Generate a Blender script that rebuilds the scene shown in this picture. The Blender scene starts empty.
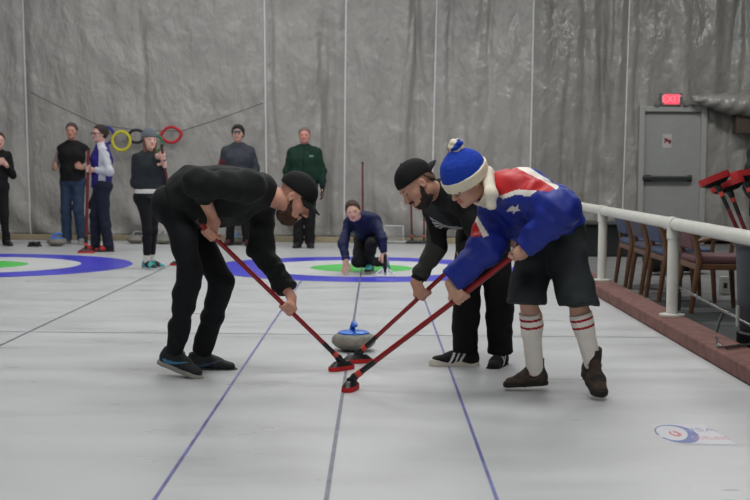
import bpy, math, numpy as np
from mathutils import Matrix, Vector
C = bpy.context.scene.collection
sc = bpy.context.scene
A = lambda *v: np.array(v, dtype=float)
rad = math.radians
def nz(v):
    v = np.asarray(v, float); return v / (np.linalg.norm(v) + 1e-12)

# ------------------------------------------------------------------ camera
FPX = 1250.0
CAM = Vector((0.17, 0.0, 1.18))
MR = Matrix.Rotation(rad(0.06), 4, 'Z') @ Matrix.Rotation(rad(90 - 3.755), 4, 'X') @ Matrix.Rotation(rad(0.5), 4, 'Z')
cd = bpy.data.cameras.new('camera'); cam = bpy.data.objects.new('camera', cd); C.objects.link(cam)
cam.matrix_world = Matrix.Translation(CAM) @ MR
cd.sensor_width = 36; cd.lens = FPX / 750 * 36; cd.clip_start = .05; cd.clip_end = 200
cd.dof.use_dof = True; cd.dof.focus_distance = 7.3; cd.dof.aperture_fstop = 4.5
sc.camera = cam
def ray(px, py):
    return np.array(MR.to_3x3() @ Vector(((px - 375) / FPX, -(py - 250) / FPX, -1)))
def P(px, py, Y):                       # where the photo's sight line meets the depth Y
    d = ray(px, py); return np.array(CAM) + d * (Y / d[1])
def G(px, py, z=0.0):                   # where it meets the height z
    d = ray(px, py); return np.array(CAM) + d * ((z - CAM.z) / d[2])

# ------------------------------------------------------------------ materials
def lin(c):
    return tuple(((x / 255) / 12.92 if x / 255 <= .04045 else ((x / 255 + .055) / 1.055) ** 2.4) for x in c)
MATS = {}
def mat(name, rgb, rough=.8, metal=0, bump=0, bscale=60, var=0, vscale=8, spec=.5, emit=0, stretch=None, sheen=0, bdist=.01):
    if name in MATS: return MATS[name]
    m = bpy.data.materials.new(name); m.use_nodes = True; nt = m.node_tree; b = nt.nodes['Principled BSDF']
    col = lin(rgb) + (1,)
    b.inputs['Base Color'].default_value = col; b.inputs['Roughness'].default_value = rough
    b.inputs['Metallic'].default_value = metal; b.inputs['Specular IOR Level'].default_value = spec
    if sheen: b.inputs['Sheen Weight'].default_value = sheen
    tc = nt.nodes.new('ShaderNodeTexCoord'); mp = nt.nodes.new('ShaderNodeMapping')
    nt.links.new(tc.outputs['Object'], mp.inputs['Vector'])
    if stretch: mp.inputs['Scale'].default_value = stretch
    if var:
        n = nt.nodes.new('ShaderNodeTexNoise'); n.inputs['Scale'].default_value = vscale; n.inputs['Detail'].default_value = 5
        nt.links.new(mp.outputs[0], n.inputs['Vector'])
        r = nt.nodes.new('ShaderNodeMapRange'); r.inputs[1].default_value = .3; r.inputs[2].default_value = .7
        r.inputs[3].default_value = 1 - var; r.inputs[4].default_value = 1 + var
        nt.links.new(n.outputs['Fac'], r.inputs[0])
        x = nt.nodes.new('ShaderNodeMix'); x.data_type = 'RGBA'; x.blend_type = 'MULTIPLY'; x.inputs[0].default_value = 1
        x.inputs[6].default_value = col; nt.links.new(r.outputs[0], x.inputs[7]); nt.links.new(x.outputs[2], b.inputs['Base Color'])
    if bump:
        n = nt.nodes.new('ShaderNodeTexNoise'); n.inputs['Scale'].default_value = bscale; n.inputs['Detail'].default_value = 4
        nt.links.new(mp.outputs[0], n.inputs['Vector'])
        bp = nt.nodes.new('ShaderNodeBump'); bp.inputs['Strength'].default_value = bump; bp.inputs['Distance'].default_value = bdist
        nt.links.new(n.outputs['Fac'], bp.inputs['Height']); nt.links.new(bp.outputs[0], b.inputs['Normal'])
    if emit:
        b.inputs['Emission Color'].default_value = col; b.inputs['Emission Strength'].default_value = emit
    MATS[name] = m; return m

# ------------------------------------------------------------------ object plumbing
def tag(o, label=None, cat=None, group=None, kind=None):
    if label: o['label'] = label
    if cat: o['category'] = cat
    if group: o['group'] = group
    if kind: o['kind'] = kind
    return o
def worg(o):
    w = np.zeros(3)
    while o is not None:
        w = w + np.array(o.location); o = o.parent
    return w
def mesh_obj(name, V, F, mats, parent=None, origin=None, mi=None, smooth=True):
    V = np.asarray(V, float).reshape(-1, 3)
    if parent is not None: org = worg(parent) if origin is None else np.asarray(origin, float)
    else: org = np.zeros(3) if origin is None else np.asarray(origin, float)
    me = bpy.data.meshes.new(name); me.from_pydata((V - org).tolist(), [], F if isinstance(F, list) else F.tolist())
    for m in (mats if isinstance(mats, (list, tuple)) else [mats]): me.materials.append(m)
    if mi is not None: me.polygons.foreach_set('material_index', np.asarray(mi, np.int32))
    me.polygons.foreach_set('use_smooth', [smooth] * len(me.polygons)); me.update()
    o = bpy.data.objects.new(name, me); C.objects.link(o); o.parent = parent
    o.location = tuple(org - (worg(parent) if parent is not None else 0)); return o
def empty(name, loc, label=None, cat=None, group=None, kind=None):
    o = bpy.data.objects.new(name, None); C.objects.link(o); o.location = tuple(loc); o.empty_display_size = .05
    return tag(o, label, cat, group, kind)
def copy_tree(o, parent=None):
    c = o.copy(); C.objects.link(c); c.parent = parent
    for ch in list(o.children): copy_tree(ch, c)
    return c

class MB:                                   # mesh builder
    def __init__(s): s.V = []; s.F = []; s.M = []; s.m = 0
    def add(s, V, F):
        n = len(s.V); s.V += [tuple(map(float, v)) for v in V]
        s.F += [[i + n for i in f] for f in F]; s.M += [s.m] * len(F); return s
    def box(s, lo, hi, R=None, o=None, bev=0):
        lo = A(*lo); hi = A(*hi); vs = []
        b = min(bev, .49 * min(hi - lo)) if bev else 0
        if b:                                # chamfered box
            import bmesh
            bm = bmesh.new(); bmesh.ops.create_cube(bm, size=1)
            for v in bm.verts: v.co = Vector(tuple((lo + hi) / 2 + A(*v.co) * (hi - lo)))
            bmesh.ops.bevel(bm, geom=bm.edges[:], offset=b, segments=2, affect='EDGES', profile=.5)
            bm.verts.index_update(); V = [A(*v.co) for v in bm.verts]; F = [[v.index for v in f.verts] for f in bm.faces]; bm.free()
        else:
            V = [A(x, y, z) for x in (lo[0], hi[0]) for y in (lo[1], hi[1]) for z in (lo[2], hi[2])]
            F = [[0, 1, 3, 2], [4, 6, 7, 5], [0, 4, 5, 1], [2, 3, 7, 6], [0, 2, 6, 4], [1, 5, 7, 3]]
        if R is not None: V = [R @ v for v in V]
        if o is not None: V = [v + o for v in V]
        return s.add(V, F)
    def tube(s, pts, r, n=14, cap=True, closed=False):
        pts = [np.asarray(p, float) for p in pts]; N = len(pts)
        rs = r if isinstance(r, (list, tuple, np.ndarray)) else [r] * N
        V = []; F = []; up = None
        for i in range(N):
            if closed: t = nz(pts[(i + 1) % N] - pts[i - 1])
            else: t = nz(pts[min(i + 1, N - 1)] - pts[max(i - 1, 0)])
            if up is None:
                up = A(0, 0, 1) if abs(t[2]) < .9 else A(1, 0, 0)
            u = nz(up - t * (up @ t)); up = u; w = np.cross(t, u)
            for j in range(n):
                a = 2 * math.pi * j / n; V.append(pts[i] + rs[i] * (math.cos(a) * u + math.sin(a) * w))
        for i in range(N if closed else N - 1):
            for j in range(n):
                a = i * n + j; b = i * n + (j + 1) % n; i2 = (i + 1) % N
                F.append([a, b, i2 * n + (j + 1) % n, i2 * n + j])
        if cap and not closed:
            F.append(list(range(n))[::-1]); F.append([(N - 1) * n + j for j in range(n)])
        return s.add(V, F)
    def lathe(s, prof, c=(0, 0, 0), n=40, R=None):
        V = []; F = []; c = A(*c)
        for (r, z) in prof:
            for j in range(n):
                a = 2 * math.pi * j / n; v = A(r * math.cos(a), r * math.sin(a), z)
                V.append((R @ v if R is not None else v) + c)
        for i in range(len(prof) - 1):
            for j in range(n): F.append([i * n + j, i * n + (j + 1) % n, (i + 1) * n + (j + 1) % n, (i + 1) * n + j])
        if prof[0][0] > 1e-4: F.append(list(range(n))[::-1])
        if prof[-1][0] > 1e-4: F.append([(len(prof) - 1) * n + j for j in range(n)])
        return s.add(V, F)
    def build(s, name, mats, parent=None, origin=None, smooth=False):
        o = mesh_obj(name, s.V, s.F, mats, parent, origin, s.M, smooth=True if smooth else False)
        if smooth: 
            try: o.data.set_sharp_from_angle(angle=rad(40))
            except Exception: pass
        return o

# ------------------------------------------------------------------ implicit surfaces for bodies and clothes
RNG = np.random.default_rng(7); LAT = RNG.random((32, 32, 32)).astype(np.float32)
def noise3(x, y, z):
    xi = np.floor(x).astype(int); yi = np.floor(y).astype(int); zi = np.floor(z).astype(int)
    fx = x - xi; fy = y - yi; fz = z - zi
    fx = fx * fx * (3 - 2 * fx); fy = fy * fy * (3 - 2 * fy); fz = fz * fz * (3 - 2 * fz)
    g = lambda a, b, c: LAT[(xi + a) & 31, (yi + b) & 31, (zi + c) & 31]
    x00 = g(0, 0, 0) * (1 - fx) + g(1, 0, 0) * fx; x10 = g(0, 1, 0) * (1 - fx) + g(1, 1, 0) * fx
    x01 = g(0, 0, 1) * (1 - fx) + g(1, 0, 1) * fx; x11 = g(0, 1, 1) * (1 - fx) + g(1, 1, 1) * fx
    return (x00 * (1 - fy) + x10 * fy) * (1 - fz) + (x01 * (1 - fy) + x11 * fy) * fz - .5
class Field:
    """list of primitives, meshed by surface nets"""
    def __init__(s, h=.007): s.ops = []; s.h = h; s.ns = []
    def cone(s, a, b, ra, rb, k=.02, wide=None, ws=1., flat=0, sub=False, wr=0, wl=.05):
        s.ops.append(('c', np.asarray(a, float), np.asarray(b, float), ra, rb, k, wide, ws, flat, sub, wr, wl)); return s
    def ell(s, c, r, M=None, k=.02, sub=False):     # M rows are the local axes
        s.ops.append(('e', np.asarray(c, float), A(*r) if np.ndim(r) else A(r, r, r), np.eye(3) if M is None else M, k, sub)); return s
    def cut(s, p, n, c=None, rr=9.):                # remove the side n points to
        s.ops.append(('p', np.asarray(p, float), nz(n), None if c is None else np.asarray(c, float), rr)); return s
    def chain(s, pts, rs, k=.006, **kw):
        for i in range(len(pts) - 1): s.cone(pts[i], pts[i + 1], rs[i], rs[i + 1], k, **kw)
        return s
    def noise(s, amp, wl, st=(1, 1, 1)): s.ns.append((amp, wl, st)); return s
    def mesh(s):
        h = s.h; los = []; his = []
        for o in s.ops:
            if o[0] == 'c' and not o[9]:
                r = max(o[3], o[4]) * max(1, o[7]) + o[5] * .5 + .012; los.append(np.minimum(o[1], o[2]) - r); his.append(np.maximum(o[1], o[2]) + r)
            if o[0] == 'e' and not o[5]:
                r = max(o[2]) + o[4] * .5 + .012; los.append(o[1] - r); his.append(o[1] + r)
        lo = np.min(los, 0) - 2 * h; hi = np.max(his, 0) + 2 * h
        lo = np.floor(lo / h) * h
        n = np.ceil((hi - lo) / h).astype(int) + 1
        ax = [lo[i] + h * np.arange(n[i]) for i in range(3)]
        D = np.full(n, .3, np.float32)
        for o in s.ops:
            if o[0] == 'p':
                dd = (ax[0][:, None, None] - o[1][0]) * o[2][0] + (ax[1][None, :, None] - o[1][1]) * o[2][1] + (ax[2][None, None, :] - o[1][2]) * o[2][2]
                if o[3] is not None:
                    q = np.sqrt((ax[0][:, None, None] - o[3][0]) ** 2 + (ax[1][None, :, None] - o[3][1]) ** 2 + (ax[2][None, None, :] - o[3][2]) ** 2)
                    D = np.where(q < o[4], np.maximum(D, dd), D).astype(np.float32)
                else: D = np.maximum(D, dd).astype(np.float32)
                continue
            if o[0] == 'c':
                _, a, b, ra, rb, k, w, ws, flat, sub, wr, wl = o
                r = max(ra, rb) * max(1, ws) + k + .03; l = np.minimum(a, b) - r; u = np.maximum(a, b) + r
            else:
                _, c, r3, M, k, sub = o; r = max(r3) + k + .03; l = c - r; u = c + r
            i0 = np.clip(np.floor((l - lo) / h).astype(int), 0, n); i1 = np.clip(np.ceil((u - lo) / h).astype(int) + 1, 0, n)
            if np.any(i1 <= i0): continue
            sl = tuple(slice(i0[i], i1[i]) for i in range(3))
            X = ax[0][sl[0]][:, None, None]; Y = ax[1][sl[1]][None, :, None]; Z = ax[2][sl[2]][None, None, :]
            if o[0] == 'c':
                ba = b - a; L2 = ba @ ba + 1e-12; L = math.sqrt(L2)
                x = X - a[0]; y = Y - a[1]; z = Z - a[2]
                t0 = (x * ba[0] + y * ba[1] + z * ba[2]) / L2; t = np.clip(t0, 0, 1)
                tt = t0 if flat == 2 else (np.clip(t0, 0, 9) if flat == 1 else t)
                vx = x - tt * ba[0]; vy = y - tt * ba[1]; vz = z - tt * ba[2]
                if w is not None and ws != 1:
                    w = nz(w); dw = (vx * w[0] + vy * w[1] + vz * w[2]) * (1 - 1 / ws)
                    vx = vx - dw * w[0]; vy = vy - dw * w[1]; vz = vz - dw * w[2]
                rr = ra + (rb - ra) * t
                if wr:
                    dist = t0 * L
                    rr = rr + wr * noise3(dist / wl + 7.3 + X * 4, Y * 9 + 3.1, Z * 4 + X * 5 + 11)
                d = np.sqrt(vx * vx + vy * vy + vz * vz) - rr
                if flat: d = np.maximum(d, (t0 - 1) * L)
                if flat == 2: d = np.maximum(d, -t0 * L)
            else:
                x = X - c[0]; y = Y - c[1]; z = Z - c[2]
                q = [(x * M[i][0] + y * M[i][1] + z * M[i][2]) for i in range(3)]
                k0 = np.sqrt(sum((q[i] / r3[i]) ** 2 for i in range(3))); k1 = np.sqrt(sum((q[i] / r3[i] ** 2) ** 2 for i in range(3))) + 1e-9
                d = k0 * (k0 - 1) / k1
            B = D[sl]
            if sub:
                d = -d; hh = np.maximum(k - np.abs(B - d), 0) / max(k, 1e-6); D[sl] = np.maximum(B, d) + hh * hh * k * .25
            else:
                hh = np.maximum(k - np.abs(B - d), 0) / max(k, 1e-6); D[sl] = np.minimum(B, d) - hh * hh * k * .25
        if s.ns:
            I = np.argwhere(np.abs(D) < .03); p = lo + I * h; add = np.zeros(len(I))
            for amp, wl, st in s.ns: add += amp * 2 * noise3(p[:, 0] / wl * st[0], p[:, 1] / wl * st[1] + 5, p[:, 2] / wl * st[2] + 9)
            D[I[:, 0], I[:, 1], I[:, 2]] += add
        return surf_nets(D, lo, h)
def surf_nets(D, lo, h):
    S = D < 0
    cs = np.zeros(tuple(np.array(D.shape) - 1), np.int8)
    offs = [(a, b, c) for a in (0, 1) for b in (0, 1) for c in (0, 1)]
    n = cs.shape
    for a, b, c in offs: cs += S[a:a + n[0], b:b + n[1], c:c + n[2]]
    act = (cs > 0) & (cs < 8); I = np.argwhere(act)
    vid = np.full(n, -1, np.int32); vid[act] = np.arange(len(I))
    cv = np.stack([D[I[:, 0] + a, I[:, 1] + b, I[:, 2] + c] for a, b, c in offs], 1).astype(float)
    acc = np.zeros((len(I), 3)); cnt = np.zeros(len(I))
    of = np.array(offs, float)
    for i in range(8):
        for j in range(i + 1, 8):
            if np.abs(of[i] - of[j]).sum() == 1:
                m = (cv[:, i] < 0) != (cv[:, j] < 0); t = np.where(m, cv[:, i] / (cv[:, i] - cv[:, j] + 1e-12), 0)
                acc += np.where(m[:, None], of[i] + t[:, None] * (of[j] - of[i]), 0); cnt += m
    V = lo + (I + acc / cnt[:, None]) * h
    Fs = []
    for axn in range(3):
        e = [slice(None)] * 3; e2 = [slice(None)] * 3; e[axn] = slice(0, -1); e2[axn] = slice(1, None)
        s0 = S[tuple(e)]; s1 = S[tuple(e2)]
        E = np.argwhere(s0 != s1); u, v = (axn + 1) % 3, (axn + 2) % 3
        E = E[(E[:, u] > 0) & (E[:, v] > 0) & (E[:, u] < n[u]) & (E[:, v] < n[v])]
        def g(du, dv):
            q = E.copy(); q[:, u] -= du; q[:, v] -= dv; return vid[q[:, 0], q[:, 1], q[:, 2]]
        Q = np.stack([g(1, 1), g(0, 1), g(0, 0), g(1, 0)], 1)
        flip = ~s0[E[:, 0], E[:, 1], E[:, 2]]
        Q[flip] = Q[flip][:, ::-1]; Fs.append(Q)
    F = np.concatenate(Fs); return V, F[(F >= 0).all(1)]
def fobj(name, fld, mats, parent=None, origin=None, cls=None):
    V, F = fld.mesh(); mi = None
    if cls is not None: mi = cls(V[F].mean(1))
    return mesh_obj(name, V, F, mats, parent, origin, mi)


# ------------------------------------------------------------------ the hall
YW = 20.2                                   # the curtain
HW = 2.285                                  # half a sheet of ice
m_ice = mat('ice', (188, 190, 191), rough=.32, bump=.12, bscale=160, var=.05, vscale=.9, spec=.45, bdist=.002)
nt = m_ice.node_tree; b = nt.nodes['Principled BSDF']
# scuffs and frost: streaky, long across the sheet
tc = nt.nodes.new('ShaderNodeTexCoord'); mp = nt.nodes.new('ShaderNodeMapping'); mp.inputs['Scale'].default_value = (.5, 1.6, 1)
n = nt.nodes.new('ShaderNodeTexNoise'); n.inputs['Scale'].default_value = 2.2; n.inputs['Detail'].default_value = 7
nt.links.new(tc.outputs['Object'], mp.inputs[0]); nt.links.new(mp.outputs[0], n.inputs['Vector'])
r = nt.nodes.new('ShaderNodeMapRange'); r.inputs[1].default_value = .3; r.inputs[2].default_value = .7; r.inputs[3].default_value = .26; r.inputs[4].default_value = .46
nt.links.new(n.outputs['Fac'], r.inputs[0]); nt.links.new(r.outputs[0], b.inputs['Roughness'])
XI = 2.23
MB().box((-11.6, -2, -.05), (XI, 19.75, 0)).build('floor', m_ice)['kind'] = 'structure'
m_conc = mat('concrete', (92, 93, 92), rough=.75, var=.2, vscale=3, bump=.1)
MB().box((XI, -2, -.05), (8.2, 20.6, -.001)).build('floor_walkway', m_conc)['kind'] = 'structure'
MB().box((-11.6, 19.75, -.05), (XI, 20.6, -.001)).build('floor_rear', m_conc)['kind'] = 'structure'
m_wall = mat('back_wall', (120, 118, 112), rough=.9)
MB().box((-11.6, 20.5, 0), (8.2, 20.6, 5.4)).build('wall_back', m_wall)['kind'] = 'structure'
MB().box((-11.7, -2, 0), (-11.6, 20.6, 5.4)).build('wall_left', m_wall)['kind'] = 'structure'
MB().box((8.2, -2, 0), (8.3, 20.6, 5.4)).build('wall_right', m_wall)['kind'] = 'structure'
MB().box((-11.7, -2, 5.4), (8.3, 20.6, 5.5)).build('ceiling', mat('ceiling_white', (200, 200, 198), rough=.9))['kind'] = 'structure'

# painted lines and rings, set in the ice
def flat(name, polys, m, z, kind='structure'):
    mb = MB()
    for V, F in polys: mb.add([(v[0], v[1], z) for v in V], F)
    o = mb.build(name, m)
    if kind: o['kind'] = kind
    return o
def ring(cx, cy, r0, r1, n=96):
    V = []; F = []
    for i in range(n):
        a = 2 * math.pi * i / n; V.append((cx + r1 * math.cos(a), cy + r1 * math.sin(a)))
        if r0: V.append((cx + r0 * math.cos(a), cy + r0 * math.sin(a)))
    if r0: F = [[2 * i, 2 * ((i + 1) % n), 2 * ((i + 1) % n) + 1, 2 * i + 1] for i in range(n)]
    else: F = [list(range(n))]
    return V, F
def rect(x0, y0, x1, y1): return [(x0, y0), (x1, y0), (x1, y1), (x0, y1)], [[0, 1, 2, 3]]
m_blue = mat('ring_blue', (66, 66, 200), rough=.35, var=.16, vscale=3)
m_green = mat('ring_green', (84, 202, 90), rough=.35, var=.08, vscale=3)
m_lwhite = mat('ring_white', (212, 214, 214), rough=.35)
m_line = mat('line_blue', (100, 102, 158), rough=.4, var=.35, vscale=9)
m_dark = mat('line_dark', (104, 107, 122), rough=.4, var=.35, vscale=9)
TEE = 14.72
m_cross = mat('line_pale', (148, 150, 160), rough=.4, var=.2, vscale=9)
for k, (cx, nm) in enumerate(((0, 'right'), (-4.57, 'left'))):
    t = empty('curling_house', (cx, TEE, 0), ['ringed target of blue and green circles in the ice, the kneeling woman in it',
        'blue and green ringed target in the ice at the left edge of the photo'][k], 'target', 'ringed targets painted in the ice')
    for nme, r0, r1, mm in (('outer_ring', 1.22, 1.83, m_blue), ('white_ring', .61, 1.22, m_lwhite), ('centre_disc', 0, .61, m_green)):
        V, F = ring(cx, TEE, r0, r1); mesh_obj(nme, [(v[0], v[1], .0012) for v in V], F, mm, t)
def gl(pairs, m, name, wdt=.022):
    flat(name, pairs, m, .0018)
flat('trim_1', [rect(-.009, -1.9, .009, 18.4)], m_dark, .0020)
flat('trim_2', [rect(-.616, -1.9, -.602, TEE - 1.7)], m_line, .0020)
flat('trim_3', [rect(.602, -1.9, .616, TEE - 1.7)], m_line, .0020)
flat('trim_4', [rect(-HW - .009, -1.9, -HW + .009, 19.6)], m_dark, .0020)
flat('trim_5', [rect(-HW + .02, 8.782, XI - .02, 8.798)], m_cross, .0022)
flat('trim_6', [rect(-9, 8.782, -HW - .02, 8.798)], m_cross, .0022)
flat('trim_7', [rect(-HW + .02, TEE - .006, XI - .02, TEE + .006)], mat('line_faint', (140, 142, 160), rough=.4), .0024)

# back bumper strip along the foot of the curtain
m_bump = mat('bumper', (150, 138, 112), rough=.7, var=.18, vscale=2.5)
MB().box((-11.4, 19.72, 0), (XI + .05, 19.84, .085), bev=.01).build('baseboard_back', m_bump)['kind'] = 'structure'

# ---- plastic sheet curtain, panel by panel, each with a pale strip of painted seam light
def plastic(name, rgb, rough):
    m = mat(name, rgb, rough=rough, spec=.5, var=.10, vscale=1.4, bump=.0)
    nt = m.node_tree; b = nt.nodes['Principled BSDF']
    tc = nt.nodes.new('ShaderNodeTexCoord'); 
    def nn(sx, sz, scale, det, dist, strength, prev, distort=.6):
        mp = nt.nodes.new('ShaderNodeMapping'); mp.inputs['Scale'].default_value = (sx, 1, sz); nt.links.new(tc.outputs['Object'], mp.inputs[0])
        n = nt.nodes.new('ShaderNodeTexNoise'); n.inputs['Scale'].default_value = scale; n.inputs['Detail'].default_value = det; n.inputs['Distortion'].default_value = distort
        nt.links.new(mp.outputs[0], n.inputs['Vector'])
        bp = nt.nodes.new('ShaderNodeBump'); bp.inputs['Strength'].default_value = strength; bp.inputs['Distance'].default_value = dist
        nt.links.new(n.outputs['Fac'], bp.inputs['Height'])
        if prev: nt.links.new(prev.outputs[0], bp.inputs['Normal'])
        return bp
    b1 = nn(1.3, .6, 1.6, 5, .16, .6, None, .4)
    b1b = nn(1, .45, 3.2, 3, .05, .6, b1, .5); b1b.inputs['Height'].links[0].from_node.noise_type = 'RIDGED_MULTIFRACTAL'
    b2 = nn(1, .6, 8, 6, .05, .65, b1b, .3)
    nt.links.new(b2.outputs[0], b.inputs['Normal']); return m
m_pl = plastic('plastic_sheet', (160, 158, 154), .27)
m_pl2 = plastic('plastic_sheet_shaded', (140, 139, 134), .27)  # same plastic, light falloff on the right put into a darker colour
m_seam = mat('painted_seam_light', (214, 214, 216), rough=.35)  # light leaking at the seams, painted as near-white strips
seams = [(14, -330), (22, 30), (264, 267), (346, 344), (437, 431), (534, 529), (630, 622), (900, 900)]
XS = [(-11.5, -11.5)] + [(P(a, 0, YW - .06)[0], P(b_, 240, YW - .06)[0]) for a, b_ in seams[1:-1]] + [(8.15, 8.15)]
ZT, ZB = 3.95, .06
plab = ['wrinkled plastic sheet at the left edge behind the woman in black', 'broad plastic sheet carrying the coloured hoops on a string',
        'creased plastic sheet behind the man in the green jacket', 'plastic sheet with shiny creases behind the kneeling woman',
        'plastic sheet hanging behind the backwards cap and the bobble hat', 'plastic sheet with long folds above the blue jacket',
        'darker folded plastic sheet around the grey exit door']
def foldfun(x, z, k):
    amp = [.05, .012, .03, .03, .045, .05, .06][k]
    w = np.sin(x * 5.1 + .5 * np.sin(z * 1.1 + x)) * .5 + np.sin(x * 11.3 + .9 * np.sin(z * .8 + 2 * x) + 1.3) * .35 + np.sin(x * 23 + 1.4 * np.sin(z * 1.6)) * .12
    d = amp * w
    n = noise3(x * 1.3 + 3, z * .9 + 1, x * 0 + k * 2.3) * .06 + noise3(x * 4.3 + 3, z * 2.2 + 1, x * 0 + 4.1) * .034 + noise3(x * 11 + 3, z * 7 + 1, x * 0 + 6.1) * .010
    rg = np.random.default_rng(40 + k); x0, x1 = a0, b0
    for i in range([5, 3, 7, 5, 6, 8, 9][k]):
        xc = x0 + (x1 - x0) * rg.random() + (z - 2) * rg.normal() * .07 + .03 * np.sin(z * 2.2 + i); wd = .03 + .06 * rg.random(); zc = 4.2 * rg.random(); ze = .8 + 1.6 * rg.random()
        n = n - (.03 + .05 * rg.random()) * (.4 if k < 2 else 1) * np.exp(-((x - xc) / wd) ** 2 - ((z - zc) / ze) ** 2)
    # swept creases near the foot, running to the seams
    sw = np.exp(-z / .55) * np.sin((x * 1.2 + z * 1.5) * 6.0) * .05
    bow = 0
    if k == 6:                                       # bunched where it meets the door frame
        n = n * 1.5
    return -(d + n + sw * (1 if k in (0, 1, 3) else .5)) - .05
DX0, DX1, DZ = P(636, 200, YW)[0], P(704, 200, YW)[0], 2.2
for k in range(7):
    (a0, a1), (b0, b1) = XS[k], XS[k + 1]
    pw = max(a0, b0) - min(a0, a1); nx = int(min(260, max(60, (b0 - a0) / .03))); nzc = 120
    U = np.linspace(0, 1, nx + 1); W = np.linspace(0, 1, nzc + 1)
    UU, WW = np.meshgrid(U, W, indexing='ij'); z = ZB + (5.2 - ZB) * WW
    tt = np.clip((ZT - z) / (ZT - .05), -1, 1)
    xl = a0 + (a1 - a0) * tt; xr = b0 + (b1 - b0) * tt; x = xl + (xr - xl) * UU
    edge = np.minimum(1, np.minimum(UU, 1 - UU) * (b0 - a0) / .12)
    y = YW + foldfun(x, z, k) * (.35 + .65 * edge)
    idx = np.arange((nx + 1) * (nzc + 1)).reshape(nx + 1, nzc + 1)
    q = np.stack([idx[:-1, :-1], idx[1:, :-1], idx[1:, 1:], idx[:-1, 1:]], -1).reshape(-1, 4)
    V = np.stack([x, y, z], -1).reshape(-1, 3)
    if k == 6:
        cc = V[q].mean(1); q = q[~((cc[:, 0] > DX0 + .03) & (cc[:, 0] < DX1 - .03) & (cc[:, 2] < DZ - .03))]
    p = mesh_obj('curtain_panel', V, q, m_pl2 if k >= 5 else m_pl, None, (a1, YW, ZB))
    mo = p.modifiers.new('thick', 'SOLIDIFY'); mo.thickness = .004; mo.offset = 1
    tag(p, plab[k], 'curtain', 'plastic sheet panels of the back curtain')
    if k > 0:
        mb = MB(); zz = np.linspace(ZB, 5.2, 60); pts = []
        xx = a0 + (a1 - a0) * np.clip((ZT - zz) / (ZT - .05), -1, 1)
        yy = YW + foldfun(xx, zz, k) * .35 - .012
        w_ = .012 if k != 6 else .009
        V = []; F = []
        for i in range(60):
            for dx, dy in ((-w_, 0), (w_, 0), (w_, .012), (-w_, .012)): V.append((xx[i] + dx, yy[i] + dy - .004, zz[i]))
        for i in range(59):
            for j in range(4): F.append([4 * i + j, 4 * i + (j + 1) % 4, 4 * i + 4 + (j + 1) % 4, 4 * i + 4 + j])
        mesh_obj('painted_seam_light', V, F, m_seam, p, None, None, False)
# drooping bunch of sheeting right of the exit sign
V = []; F = []; nu, nv = 60, 20
for i in range(nu + 1):
    u = i / nu; cx = 5.15 + u * 1.35
    for j in range(nv):
        a = 2 * math.pi * j / nv; r_ = .05 + .19 * math.sin(math.pi * min(1, u * .72)) + .012 * math.sin(u * 40 + j)
        V.append((cx, 19.93 + r_ * 1.1 * math.cos(a), 2.32 - .12 * u * u + r_ * .8 * math.sin(a) - .05 * math.sin(u * 3)))
for i in range(nu):
    for j in range(nv): F.append([i * nv + j, i * nv + (j + 1) % nv, (i + 1) * nv + (j + 1) % nv, (i + 1) * nv + j])
F += [list(range(nv))[::-1], [nu * nv + j for j in range(nv)]]
tag(mesh_obj('sheeting_bundle', V, F, m_pl2), 'bunched grey sheeting drooping beside the exit door', 'sheeting')
mb = MB(); mb.box((P(736, 120, 19.9)[0], 19.86, P(736, 134, 19.9)[2]), (P(736, 120, 19.9)[0] + 1.0, 20.12, P(736, 110, 19.9)[2]), bev=.02)
tag(mb.build('header_board', mat('brown_board', (70, 58, 50), rough=.8)), 'brown board beneath the bunched sheeting at the right edge', 'board')

# string and hoops on the curtain
YR = YW - .17
def pt(px, py, Y=YR): return P(px, py, Y)
m_str = mat('string_grey', (70, 68, 66), rough=.8)
so = MB(); pl_ = [pt(30, 92), pt(62, 108), pt(98, 125), pt(137, 130), pt(163, 131), pt(182, 131), pt(222, 118), pt(263, 103)]
so.tube(pl_, .006, n=6); tag(so.build('string', m_str, smooth=True), 'thin dark string strung across the curtain holding five hoops', 'string')
def hoop(px, py, rx, ry, rgb, label, tilt=0, pointy=0, dy=0):
    c = pt(px, py, YR - .03 - dy); k_ = (YR) / FPX; pts = []
    for i in range(40):
        a = 2 * math.pi * i / 40; x = math.cos(a); z = math.sin(a)
        if pointy: z = z * (1 - pointy * abs(x) ** 3)
        x, z = x * rx * k_, z * ry * k_; ct, st = math.cos(tilt), math.sin(tilt)
        pts.append(c + A(x * ct - z * st, 0, x * st + z * ct))
    o = MB().tube(pts, .024, n=10, closed=True).build('foam_hoop', mat('foam_' + label.split()[0], rgb, rough=.7), None, c, smooth=True)
    tag(o, label, 'hoop', 'coloured hoops hanging on the curtain')
hoop(104.5, 135.5, 9.3, 8.6, (52, 48, 140), 'blue hoop half hidden behind the head of the woman in the purple vest')
hoop(121.3, 141, 8.8, 9.2, (206, 196, 52), 'yellow hoop hanging between the blue and black ones', dy=.06)
hoop(136.5, 136.3, 8.4, 6.2, (38, 38, 50), 'black hoop squeezed oval on the curtain', pointy=.15)
hoop(153.5, 143, 8.8, 8.5, (40, 120, 72), 'green hoop almost hidden behind the grey beanie', dy=.06)
hoop(171.3, 134.8, 10.2, 7.6, (188, 36, 44), 'red hoop pulled pointed at the right end of the row', tilt=.1, pointy=.45)

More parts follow.
